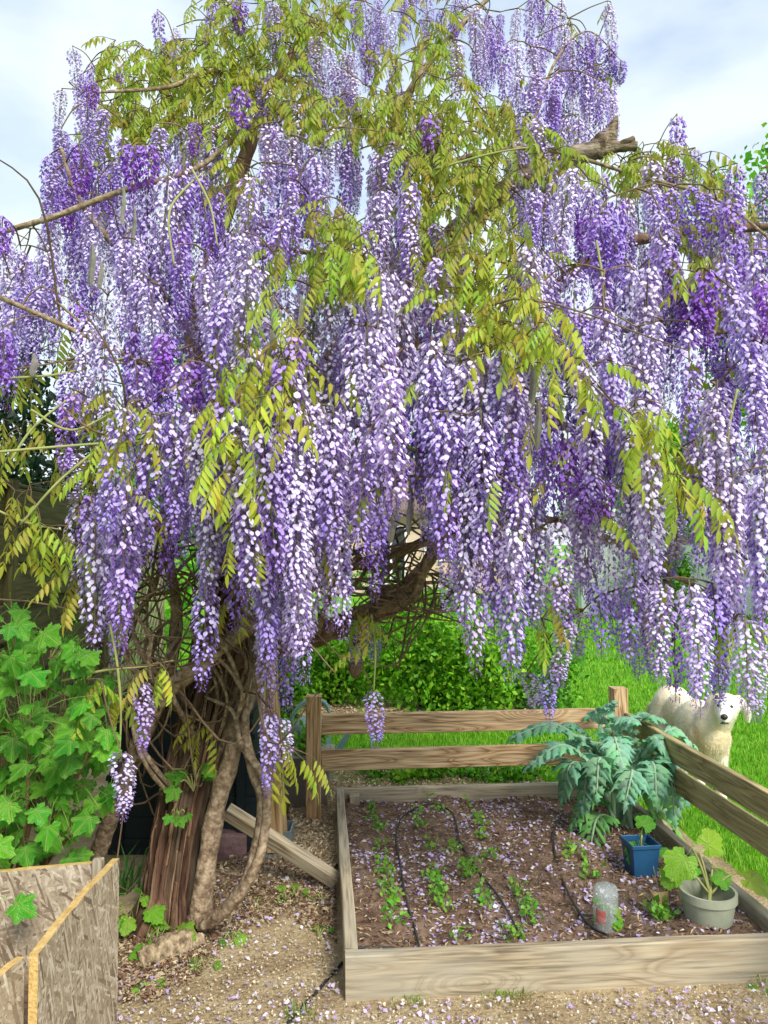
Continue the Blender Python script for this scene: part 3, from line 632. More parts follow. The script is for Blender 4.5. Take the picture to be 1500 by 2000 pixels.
a = gnd(272, 1892) + Vector((0, 0, .028)); b = gnd(398, 1850) + Vector((0, 0, .03))
mb = MB(); tube(mb, [a, a.lerp(b, .35) + Vector((0, 0, .012)), a.lerp(b, .7) + Vector((0, .02, .005)), b], [.030, .043, .040, .018], 30, 24, (1, 1, 1), .42, 48)
o = put('root_log', mb.mesh('root_log', M['bark_pale'])); tag(o, 'short pale gnarled piece of log on sandy ground', 'log')

pb = gnd(548, 1668); ptop = at(513, 1290, pb.y - .25)
ptop = Vector((at(512, 1290, 3.75).x, pb.y + .12, at(512, 1290, 3.75).z))
pr = empty('support_post', pb, 'leaning square timber post propping the wisteria limb', 'post')
plank('post', pb + Vector((0, 0, .03)), ptop, .085, .085, M['post_wood'], pr, zh=Vector((-.25, -1, 0)), segs=10)
mb = MB()
for (dx0, dx1, dy0, dy1) in ((-.055, .055, -.058, -.051), (-.055, .055, .093, .1), (.051, .058, -.05, .092)):
    box(mb, (pb.x + dx0, pb.y + dy0, 0), (pb.x + dx1, pb.y + dy1, .13))
box(mb, (pb.x - .08, pb.y - .085, 0.0), (pb.x + .085, pb.y + .12, .028)); put('post_shoe', mb.mesh('post_shoe', M['metal'], False), pr, Matrix.Identity(4))
bA = at(436, 1592, 3.42); bB = gnd(650, 1728, .03)
br_ = plank('timber_brace', bB, bA, .05, .066, M['bed_wood'], None, segs=10, zh=Vector((.1, -.45, 1))); tag(br_, 'short square timber brace slanting from trunk to ground', 'timber')

# ------------------------------------------------------------------ the dead tree that carries the wisteria
TD = 3.25
def curve_tube(pts, sides=10, n=8, rough=.12, freq=9, mb=None, col=(1, 1, 1)):
    mb = mb or MB(); tube(mb, [at(*p[:3]) for p in pts], [p[3] for p in pts], sides, n, col, rough, freq); return mb
base = gnd(338, 1800)
dt = empty('dead_tree', base, 'leaning reddish brown tree trunk with shredding bark under wisteria', 'tree')
tp = [(331, 1815, 3.14, .125), (335, 1770, 3.14, .113), (350, 1650, 3.18, .108), (378, 1500, 3.22, .107), (412, 1350, 3.26, .105), (440, 1250, 3.28, .098), (457, 1150, 3.3, .082), (455, 1040, 3.35, .07), (435, 900, 3.42, .06)]
mb = MB()
Q = catmull([tuple(at(p[0], p[1], p[2])) + (p[3],) for p in tp], 26); sides = 110; vs = []; cs = []
for i, q in enumerate(Q):
    p = Vector(q[:3])
    for k in range(sides):
        an = 2 * math.pi * k / sides; dv = Vector((math.cos(an), math.sin(an), 0))
        rid = noise.noise(Vector((math.cos(an) * 5.5, math.sin(an) * 5.5, p.z * .9))) * .45 + noise.noise(Vector((math.cos(an) * 13, math.sin(an) * 13, p.z * 2.4 + 7))) * .35 + noise.noise(Vector((math.cos(an) * 30, math.sin(an) * 30, p.z * 7))) * .22
        cav = math.exp(-((an - 5.1) % 6.283 - 0) ** 2 * 6) * .25 if p.z < .9 else 0
        rr = q[3] * (1.04 + .42 * rid - cav * .7 + (.35 * max(0, .14 - p.z) / .14) * (1 + math.sin(an * 5)))
        vs.append(p + dv * rr); s = .22 + 1.1 * max(0, rid + .35); red = 1 + .25 * noise.noise(Vector((math.cos(an) * 2, math.sin(an) * 2, p.z * 1.5)))
        s = min(1.35, s); cs.append((s * red, s, s))
fs = [(i * sides + k, i * sides + (k + 1) % sides, (i + 1) * sides + (k + 1) % sides, (i + 1) * sides + k) for i in range(len(Q) - 1) for k in range(sides)]
mb.add(vs, fs, cs); put('trunk', mb.mesh('trunk', M['bark']), dt, Matrix.Identity(4))
rd = random.Random(5)
for k in range(46):       # loose strips of bark standing off the trunk
    i0 = rd.randint(14, len(Q) - 60); ln = rd.randint(14, 46); k0 = rd.randint(60, 110) % sides; wd = rd.choice((1, 1, 2, 3)); v2 = []; f2 = []
    for j in range(ln):
        i = min(i0 + j, len(Q) - 1); p = Vector(Q[i][:3]); lift = .99 + .05 * math.sin(j / ln * 3.1) + .04 * noise.noise(Vector((k * 3.3, j * .3, 0))) + (.10 * (j / ln) ** 4)
        for e in (k0, (k0 + wd) % sides): v2.append(p + (Vector(vs[i * sides + e]) - p) * lift)
    for j in range(ln - 1): f2.append((j * 2, j * 2 + 1, j * 2 + 3, j * 2 + 2))
    g = rd.uniform(.7, 1.6); m2 = MB(); m2.add(v2, f2, (g * 1.05, g, g * .95)); o = put('bark_strip', m2.mesh('bark_strip', M['bark']), dt, Matrix.Identity(4))
    so_ = o.modifiers.new('solid', 'SOLIDIFY'); so_.thickness = .004
LIMBS = {
 'a': [(457, 1130, 3.3, .075), (450, 1000, 3.35, .06), (420, 820, 3.42, .05), (378, 650, 3.48, .045), (430, 450, 3.6, .04), (520, 205, 3.8, .03), (610, 40, 3.95, .018)],
 'b': [(440, 1285, 3.26, .06), (530, 1262, 3.26, .055), (620, 1238, 3.28, .05), (720, 1200, 3.32, .047), (790, 1150, 3.4, .036), (860, 1050, 3.5, .030), (960, 760, 3.5, .030), (1060, 590, 3.3, .03), (1210, 480, 3.2, .024), (1400, 450, 3.1, .018), (1560, 440, 3.0, .012)],
 'c': [(452, 1010, 3.36, .055), (600, 800, 3.42, .052), (780, 560, 3.5, .05), (1000, 362, 3.5, .044), (1100, 312, 3.5, .042), (1168, 292, 3.5, .042)],
}
for k, P in LIMBS.items():
    put('limb', curve_tube(P, 16, 14, .22, 22).mesh('limb', M['dead_wood' if k == 'c' else 'bark']), dt, Matrix.Identity(4))
mb = MB(); tube(mb, [at(1158, 300, 3.5), at(1180, 276, 3.5), at(1194, 254, 3.49), at(1206, 226, 3.48)], [.042, .040, .028, .006], 22, 14, (.85, .8, .75), .42, 34)
tube(mb, [at(1168, 292, 3.5), at(1200, 288, 3.49), at(1225, 286, 3.47), at(1245, 285, 3.46)], [.036, .026, .019, .017], 20, 10, (.85, .8, .75), .35, 34)
tube(mb, [at(1208, 284, 3.48), at(1225, 276, 3.46), at(1238, 270, 3.46)], [.016, .014, .011], 12, 6, (.85, .8, .75), .3, 34)
put('broken_stump', mb.mesh('broken_stump', M['dead_wood']), dt, Matrix.Identity(4))
mb = MB(); q0 = at(292, 1055, 3.2)
mb.add([at(283, 1024, 3.2), at(318, 1010, 3.22), at(330, 1048, 3.2), at(300, 1034, 3.17), at(284, 1027, 3.215), at(319, 1013, 3.235), at(331, 1051, 3.215)], [(0, 3, 1), (1, 3, 2), (4, 5, 6), (0, 1, 5, 4), (1, 2, 6, 5)], (1.2, 1.0, .85)); put('bark_slab', mb.mesh('bark_slab', M['bark'], False), dt, Matrix.Identity(4))

# ------------------------------------------------------------------ wisteria
wis = empty('wisteria', gnd(385, 1800), 'huge wisteria in bloom with long hanging lavender and white flowers', 'wisteria')
stems = [   # woody climbing stems (px, py, depth, radius)
 [(388, 1805, 3.02, .05), (396, 1740, 3.02, .042), (420, 1590, 3.04, .037), (452, 1480, 3.06, .035), (478, 1370, 3.1, .034), (500, 1270, 3.15, .032), (505, 1150, 3.2, .03), (470, 1050, 3.2, .028), (400, 960, 3.2, .026), (365, 850, 3.2, .024), (372, 700, 3.25, .02)],
 [(392, 1806, 2.98, .03), (430, 1785, 2.93, .027), (480, 1725, 2.9, .025), (505, 1640, 2.92, .024), (512, 1560, 2.95, .022), (490, 1490, 2.98, .021), (480, 1420, 3.0, .016), (486, 1330, 3.05, .012), (520, 1260, 3.1, .010), (560, 1180, 3.1, .008)],
 [(396, 1808, 2.95, .02), (450, 1770, 2.9, .019), (500, 1690, 2.88, .019), (520, 1600, 2.92, .018), (515, 1520, 2.94, .017), (470, 1450, 2.98, .012), (455, 1390, 3.02, .009), (400, 1360, 3.05, .005)],
 [(185, 1690, 3.15, .034), (215, 1600, 3.1, .033), (262, 1480, 3.0, .033), (310, 1370, 2.95, .032), (400, 1290, 2.95, .032), (480, 1230, 3.0, .030), (570, 1180, 3.1, .026), (640, 1120, 3.15, .024), (740, 1090, 3.15, .02), (830, 1060, 3.1, .016), (930, 1030, 3.0, .012)],
 [(255, 1500, 3.08, .026), (300, 1400, 3.1, .026), (330, 1320, 3.1, .025), (345, 1200, 3.12, .024), (330, 1090, 3.1, .022), (345, 1000, 3.1, .021), (390, 900, 3.1, .02), (360, 790, 3.1, .018), (420, 680, 3.1, .016), (470, 590, 3.15, .014), (560, 510, 3.2, .012)],
 [(300, 1400, 3.05, .018), (350, 1330, 3.0, .018), (430, 1270, 2.98, .018), (490, 1210, 3.0, .017), (455, 1120, 3.1, .016), (480, 1020, 3.15, .015), (560, 960, 3.1, .013), (640, 930, 3.0, .01)],
 [(690, 1195, 3.25, .026), (760, 1185, 3.15, .022), (808, 1165, 3.12, .02), (826, 1120, 3.12, .018), (850, 1060, 3.1, .015), (900, 1000, 3.0, .012)],
 [(0 - 60, 470, 3.1, .012), (100, 425, 3.1, .012), (240, 372, 3.15, .012), (380, 330, 3.25, .011), (470, 260, 3.4, .01)],
 [(-60, 555, 2.95, .010), (100, 625, 2.95, .010), (240, 690, 2.95, .010), (330, 730, 3.0, .010), (380, 700, 3.1, .010)],
 [(200, 925, 2.8, .006), (265, 810, 2.85, .009), (300, 770, 2.9, .011), (330, 762, 2.95, .012), (385, 740, 3.05, .012)],
 [(440, 470, 3.45, .014), (520, 440, 3.35, .014), (600, 460, 3.3, .012), (700, 440, 3.2, .01)],
 [(430, 480, 3.45, .014), (500, 475, 3.35, .013), (580, 490, 3.3, .011), (650, 500, 3.2, .008)],
 [(440, 520, 3.45, .012), (530, 500, 3.4, .011), (590, 520, 3.3, .009)],
 [(840, 350, 3.3, .009), (900, 310, 3.3, .01), (1000, 290, 3.3, .009), (1100, 300, 3.3, .008), (1250, 345, 3.2, .007), (1400, 390, 3.0, .006), (1520, 480, 2.9, .005)],
 [(980, 760, 3.35, .02), (1100, 830, 3.0, .016), (1220, 870, 2.85, .014), (1330, 960, 2.75, .011), (1440, 1060, 2.6, .008)],
 [(900, 985, 3.35, .022), (1050, 1010, 3.0, .016), (1180, 1050, 2.8, .013), (1280, 1110, 2.7, .010), (1400, 1160, 2.6, .007)],
 [(1060, 600, 3.25, .018), (1200, 640, 2.95, .014), (1350, 650, 2.85, .011), (1530, 640, 2.75, .008)],
 [(780, 560, 3.48, .03), (790, 620, 3.1, .022), (830, 690, 2.85, .016), (930, 730, 2.7, .012), (1040, 770, 2.6, .009)],
 [(780, 560, 3.48, .03), (700, 620, 3.05, .02), (640, 690, 2.85, .016), (560, 790, 2.8, .012), (500, 840, 2.8, .008)],
 [(780, 560, 3.5, .035), (740, 380, 3.65, .028), (800, 180, 3.85, .02), (940, 10, 4.0, .012), (1050, -60, 4.0, .008)],
 [(520, 205, 3.8, .022), (420, 140, 3.75, .014), (330, 170, 3.6, .010), (200, 180, 3.5, .006)],
 [(378, 650, 3.48, .022), (260, 520, 3.35, .016), (160, 400, 3.3, .011), (120, 290, 3.3, .007)],
 [(1000, 362, 3.5, .014), (1045, 230, 3.6, .009), (1090, 110, 3.7, .006), (1150, 62, 3.7, .004), (1215, 120, 3.65, .002)],
 [(640, 930, 3.0, .012), (720, 960, 2.75, .010), (820, 930, 2.6, .008), (940, 940, 2.5, .006)],
 [(330, 870, 3.1, .012), (260, 860, 2.85, .009), (190, 880, 2.7, .006)],
 [(620, 1235, 3.2, .014), (650, 1120, 3.0, .012), (600, 1030, 2.85, .009), (540, 1060, 2.75, .006)],
]
rdv = random.Random(91)
for k in range(15):      # thinner stems winding up and around the trunk
    x = rdv.uniform(255, 470); y = rdv.uniform(1330, 1560); P = []; d = rdv.uniform(2.98, 3.12); r = rdv.uniform(.005, .014); ph_ = rdv.uniform(0, 6.28)
    P.append((338 + (1790 - y) * .2, y + 50, 3.24, r))
    for i in range(1, 7):
        f = i / 6; P.append((x + (rdv.uniform(-30, 90)) * f + 34 * math.sin(ph_ + f * 5.5), y - 470 * f + rdv.uniform(-25, 25), d + .10 * math.sin(ph_ + 1.5 + f * 5.5), r * (1 - .45 * f)))
    stems.append(P)
for k in range(12):      # tangle over the long limb
    x = rdv.uniform(640, 760); y = rdv.uniform(1090, 1215); P = [(x, y, 3.25, .009)]
    for i in range(4): P.append((P[-1][0] + rdv.uniform(20, 65), P[-1][1] + rdv.uniform(-60, 22), 3.2 + rdv.uniform(-.15, .15), .008 - .0015 * i))
    stems.append(P)
SAMP = []
for P in stems:
    put('climbing_stem', curve_tube(P, 14, 14, .22, 30).mesh('climbing_stem', M['vine_bark']), wis, Matrix.Identity(4))
for P in list(LIMBS.values()) + [p_ for k_, p_ in enumerate(stems) if k_ > 2]:
    for q in catmull([tuple(at(*p[:3])) for p in P], 8): SAMP.append(q)
SAMP = np.array(SAMP)
runners = [   # thin whippy green shoots
 [(-40, 886, 2.5), (120, 872, 2.55), (260, 863, 2.6), (400, 862, 2.7), (470, 905, 2.8)],
 [(270, 830, 2.7), (350, 870, 2.65), (430, 930, 2.6), (490, 965, 2.55), (620, 1010, 2.5)],
 [(40, 1025, 2.6), (110, 945, 2.6), (180, 885, 2.7), (280, 800, 2.8)],
 [(340, 520, 2.9), (330, 420, 2.9), (360, 370, 3.0), (400, 335, 3.2)],
 [(375, 330, 3.1), (410, 400, 3.0), (425, 480, 2.9)],
 [(1095, 945, 2.4), (1180, 948, 2.4), (1290, 960, 2.45), (1380, 962, 2.5)],
 [(1440, 760, 2.4), (1425, 830, 2.4), (1415, 930, 2.4), (1420, 1000, 2.4)],
 [(215, 1220, 2.55), (228, 1290, 2.5), (236, 1380, 2.5), (234, 1470, 2.5)],
 [(120, 1330, 2.6), (200, 1310, 2.6), (290, 1300, 2.65), (340, 1290, 2.7)],
 [(-30, 985, 2.7), (50, 1020, 2.7), (120, 1035, 2.75)],
 [(725, 1200, 2.9), (733, 1270, 2.85), (730, 1350, 2.85)], [(0, 740, 2.8), (120, 730, 2.85), (240, 700, 2.95), (330, 690, 3.0)],
 [(850, 330, 3.0), (960, 300, 3.0), (1030, 288, 3.0)], [(1165, 470, 2.8), (1180, 560, 2.75), (1195, 650, 2.7)], [(515, 1385, 2.85), (520, 1300, 2.95), (530, 1240, 3.0)],
 [(60, 800, 2.6), (140, 840, 2.65), (230, 800, 2.8)], [(20, 900, 2.6), (70, 830, 2.65), (160, 760, 2.8)],
]
for P in runners:
    mb = MB(); tube(mb, [at(*p) for p in P], [.0045] * (len(P) - 1) + [.0025], 6, 8); put('shoot', mb.mesh('shoot', M['green_stem']), wis, Matrix.Identity(4))

def lerp3(a, b, t): t = max(0, min(1, t)); return tuple(x + (y - x) * t for x, y in zip(a, b))
WHITE = (0.84, 0.76, 0.90); LILAC = (0.62, 0.475, 0.87); BLUEV = (0.43, 0.28, 0.80); VIOLET = (0.33, 0.115, 0.66); PURPLE = (0.25, 0.045, 0.48); MAUVE = (0.42, 0.10, 0.55)
def raceme_mesh(name, seed, L, W, tone, dens=1.0):
    """one hanging flower cluster: stalk, pedicels, each flower a cupped banner over a dark keel; buds to the tip"""
    rd = random.Random(seed); mb = MB(); ax = rd.uniform(-.07, .07) * L; ay = rd.uniform(-.07, .07) * L
    def axis(t): return Vector((ax * math.sin(t * 2.2), ay * math.sin(t * 2.6), -L * t))
    tube(mb, [axis(t) for t in (0, .25, .5, .75, 1)], [.0028, .0025, .002, .0015, .0008], 4, 2, (.24, .20, .12))
    n = int(L * 560 * dens); ga = rd.uniform(0, 6.28)
    for i in range(n):
        t = .04 + .95 * (i + rd.uniform(-.4, .4)) / n; ga += 2.39996 + rd.uniform(-.35, .35); c0 = axis(t)
        prof = min(1, .38 + t * 5.5) * (1 - .62 * max(0, (t - .42) / .58) ** 1.2)
        r = W * .5 * prof * rd.uniform(.62, 1.05); o = Vector((math.cos(ga), math.sin(ga), 0)); Z = Vector((0, 0, 1)); sd = Z.cross(o)
        p = c0 + o * r * .72 + Z * rd.uniform(-.006, .004) - Z * r * .05
        if noise.noise(Vector((math.cos(ga) * 1.3 + seed, math.sin(ga) * 1.3, t * 5))) > .30: continue
        # pedicel
        mb.add([c0, c0 + sd * .0012, p + sd * .0009, p - sd * .0003], [(0, 1, 2, 3)], (.30, .20, .22))
        s = .0178 * (1 - .42 * t ** 1.8) * rd.uniform(.72, 1.2)
        tw = rd.uniform(-.8, .8); o2 = (o * math.cos(tw) + sd * math.sin(tw)); s2 = Z.cross(o2)
        if tone == 'pale':   cb_ = lerp3(WHITE, LILAC, (t - .48 + rd.uniform(-.15, .15)) * 2.2); ck = lerp3(LILAC, VIOLET, .35 + rd.uniform(-.3, .5))
        elif tone == 'mid':  cb_ = lerp3(lerp3(WHITE, LILAC, .25), BLUEV, t * 1.2 + rd.uniform(-.3, .2)); ck = lerp3(BLUEV, VIOLET, rd.uniform(.2, 1))
        elif tone == 'blue': cb_ = lerp3(LILAC, BLUEV, t * 1.5 + rd.uniform(-.1, .5)); ck = lerp3(VIOLET, PURPLE, rd.uniform(0, .6))
        else:                cb_ = lerp3(BLUEV, VIOLET, .3 + t + rd.uniform(-.3, .3)); ck = lerp3(PURPLE, MAUVE, rd.uniform(0, 1))
        if t > .86 and tone != 'deep' or t > .95:
            d = (o2 * .5 - Z * .85).normalized(); q = p; e = s * .9; cbud = lerp3(cb_, VIOLET, .5)
            mb.add([q, q + d * e * .5 + s2 * e * .2, q + d * e * .5 + o2 * e * .22, q + d * e * .5 - s2 * e * .2, q + d * e * .5 - o2 * e * .15, q + d * e],
                   [(0, 1, 2), (0, 2, 3), (0, 3, 4), (0, 4, 1), (5, 2, 1), (5, 3, 2), (5, 4, 3), (5, 1, 4)], cbud); continue
        dr = rd.uniform(.45, .95); b = (o2 * dr - Z * .75).normalized(); nn = b.cross(s2).normalized()
        if nn.dot(o2) < 0: nn = -nn
        base_ = p; l = s * rd.uniform(1.05, 1.35); h = s * rd.uniform(.36, .52); cup = s * rd.uniform(.08, .24)
        ce = base_ + b * l * .5 + nn * cup
        ring = [base_, base_ + b * l * .35 + s2 * h * .92, base_ + b * l * .75 + s2 * h * .78 - nn * cup * .4, base_ + b * l * 1.0 + s2 * h * .18 - nn * cup * .8,
                base_ + b * l * .98 - s2 * h * .22 - nn * cup * .8, base_ + b * l * .75 - s2 * h * .8 - nn * cup * .4, base_ + b * l * .35 - s2 * h * .92]
        edge = lerp3(cb_, (.9, .88, .96), rd.uniform(0, .2)); eye = lerp3(cb_, ck, .6); cb_ = lerp3(cb_, ck, .10)
        mb.add([ce] + ring, [(0, k, k % 7 + 1) for k in range(1, 8)], [cb_, eye] + [edge] * 6)
        d2 = (o2 * .35 - Z * .95).normalized(); n2 = (o2 * .9 + Z * .3).normalized(); q = base_ - nn * s * .22 - Z * s * .15; kl = s * .95
        mb.add([q, q + d2 * kl * .55 + s2 * s * .3, q + d2 * kl, q + d2 * kl * .55 - s2 * s * .3, q + d2 * kl * .5 + n2 * s * .25], [(0, 1, 4), (1, 2, 4), (2, 3, 4), (3, 0, 4)], ck)
    return mb.mesh(name, M['petal'])
RAC = {}
for tone, nvar in (('pale', 7), ('mid', 7), ('blue', 6), ('deep', 5)):
    RAC[tone] = []
    for k in range(nvar):
        L = {'pale': U(.40, .56), 'mid': U(.36, .54), 'blue': U(.34, .5), 'deep': U(.16, .24)}[tone]
        W = {'pale': U(.105, .135), 'mid': U(.10, .13), 'blue': U(.10, .13), 'deep': U(.10, .125)}[tone]
        RAC[tone].append((raceme_mesh('flower_raceme', hash((tone == 'pale', k, 3)) % 9999 + k * 17 + len(tone), L, W, tone, 1.35 if tone == 'deep' else 1.0), L))

def pinnate_mesh(name, seed, L, pairs, col, young=False):
    """compound leaf: arching stalk with drooping pairs of leaflets and one at the end"""
    rd = random.Random(seed); mb = MB()
    def ax(t): return Vector((L * t * (1 - .18 * t), 0, -.42 * L * t * t))
    tube(mb, [ax(t) for t in (0, .33, .66, 1)], [.0018, .0015, .0012, .0007], 3, 2, (.30, .28, .08), caps=False)
    def leaflet(p, d, side, l, c):
        w_ = l * rd.uniform(.30, .38); d = d.normalized(); nn = d.cross(side).normalized(); f = rd.uniform(.12, .3)
        tip = p + d * l + Vector((0, 0, -l * .14))
        a1 = p + d * l * .3 + side * w_ * .46 + nn * w_ * f; a2 = p + d * l * .66 + side * w_ * .40 + nn * w_ * f * .7 + Vector((0, 0, -l * .04))
        b1 = p + d * l * .3 - side * w_ * .46 + nn * w_ * f; b2 = p + d * l * .66 - side * w_ * .40 + nn * w_ * f * .7 + Vector((0, 0, -l * .04))
        m1 = p + d * l * .3; m2 = p + d * l * .68 + Vector((0, 0, -l * .04))
        cm = lerp3(c, (.5, .5, .12), .25); ce = [x * .85 for x in c]
        mb.add([p, a1, a2, tip, b2, b1, m1, m2], [(0, 6, 1), (1, 6, 7, 2), (2, 7, 3), (0, 5, 6), (5, 4, 7, 6), (4, 3, 7)], [cm, ce, ce, c, ce, ce, cm, cm])
    for k in range(pairs):
        t = .22 + .70 * k / (pairs - 1); p = ax(t); l = L * .30 * (1 - .22 * abs(t - .5) * 2) * rd.uniform(.85, 1.12)
        for sg in (-1, 1):
            c = [x * rd.uniform(.85, 1.15) for x in col]; dr = rd.uniform(.9, 2.2)
            d = Vector((.45, sg * .8, -dr)).normalized(); side = Vector((1, sg * -.35, .1)); side = (side - d * side.dot(d)).normalized(); leaflet(p, d, side, l, c)
    leaflet(ax(1), Vector((.8, 0, -.7)), Vector((0, 1, 0)), L * .32, col); return mb.mesh(name, M['leaf'])
OLIVE = (0.50, 0.53, 0.045); LIME = (0.47, 0.60, 0.055); BRONZE = (0.52, 0.46, 0.06); FRESH = (0.34, 0.56, 0.045)
PIN = [pinnate_mesh('compound_leaf', 100 + k, U(.125, .20), random.choice((4, 5, 5, 6)), (OLIVE, LIME, OLIVE, BRONZE, LIME, OLIVE, FRESH, LIME)[k % 8]) for k in range(14)]

def cdepth(px, py):
    d = 2.42 + 1.5 * max(0, (880 - py) / 880) ** 1.25
    d += .55 * max(0, (520 - px) / 520) * (1 if py < 900 else .45)
    if py < 500: d += .25 * abs(px - 700) / 700
    return d
GRID = ["...sLLLVMVVs...",
        ".sLLLLVMLVVV...",
        ".VLLLVLLLLVV...",
        ".DDVMVVVLLVsLM.",
        ".VVVVVMVLMVDVMV",
        "VVVVPMLVMLVDVMV",
        "VsVVPMVPPLPPVDV",
        ".sVDMMVPPPVVVsV",
        ".sMVMVVPVPVVMsV",
        ".sVVMVPPVVVDPMP",
        ".sVsVVP..VPPPsP",
        "....sP......s.."]
GRID = [r_ + ('V' if 4 <= j_ <= 8 else '.') for j_, r_ in enumerate(GRID)]
DENS = {'P': 2.3, 'V': 2.4, 'D': 2.0, 'M': 1.3, 'L': .3, 's': .6, '.': 0}
LEAFD = {'P': .7, 'V': 1.3, 'D': 1.3, 'M': 17, 'L': 40, 's': 2.5, '.': 0}
RL = []     # racemes: (px, py_top, depth, tone, scale)
LL = []     # leaves: (px, py, depth)
rd = random.Random(21)
for j, row in enumerate(GRID):
    for i, ch in enumerate(row):
        for layer in range(3):
            nn = DENS[ch] * (1, .75, .55)[layer] * (1.3 if j < 5 and ch != 'L' else 1); k = int(nn) + (1 if rd.random() < nn - int(nn) else 0)
            for _ in range(k):
                px = i * 100 + rd.uniform(0, 100); pyc = j * 100 + rd.uniform(0, 100); d = cdepth(px, pyc) + (rd.uniform(-.12, .12), rd.uniform(.2, .5), rd.uniform(.5, 1.2))[layer]
                tone = rd.choice({'P': ('pale', 'pale', 'mid'), 'V': ('mid', 'pale', 'pale', 'mid', 'blue'), 'D': ('deep', 'blue', 'blue'), 'M': ('mid', 'pale', 'blue')}.get(ch, ('mid', 'pale', 'blue')))
                if layer and tone == 'deep': tone = 'blue'
                sc = rd.uniform(.8, 1.12) * (.72 + .28 * min(1, j / 6))
                Lpx = {'deep': .2}.get(tone, .44) * sc * 1500 / d; RL.append((px, pyc - Lpx * .5, d, tone, sc))
        nl = LEAFD[ch]; k = int(nl) + (1 if rd.random() < nl - int(nl) else 0)
        for _ in range(k):
            px = i * 100 + rd.uniform(0, 100); py = j * 100 + rd.uniform(0, 90) - 25; LL.append((px, py, cdepth(px, py) + (rd.uniform(-.28, -.02) if ch in 'LM' and rd.random() < .65 else rd.uniform(-.1, .5))))
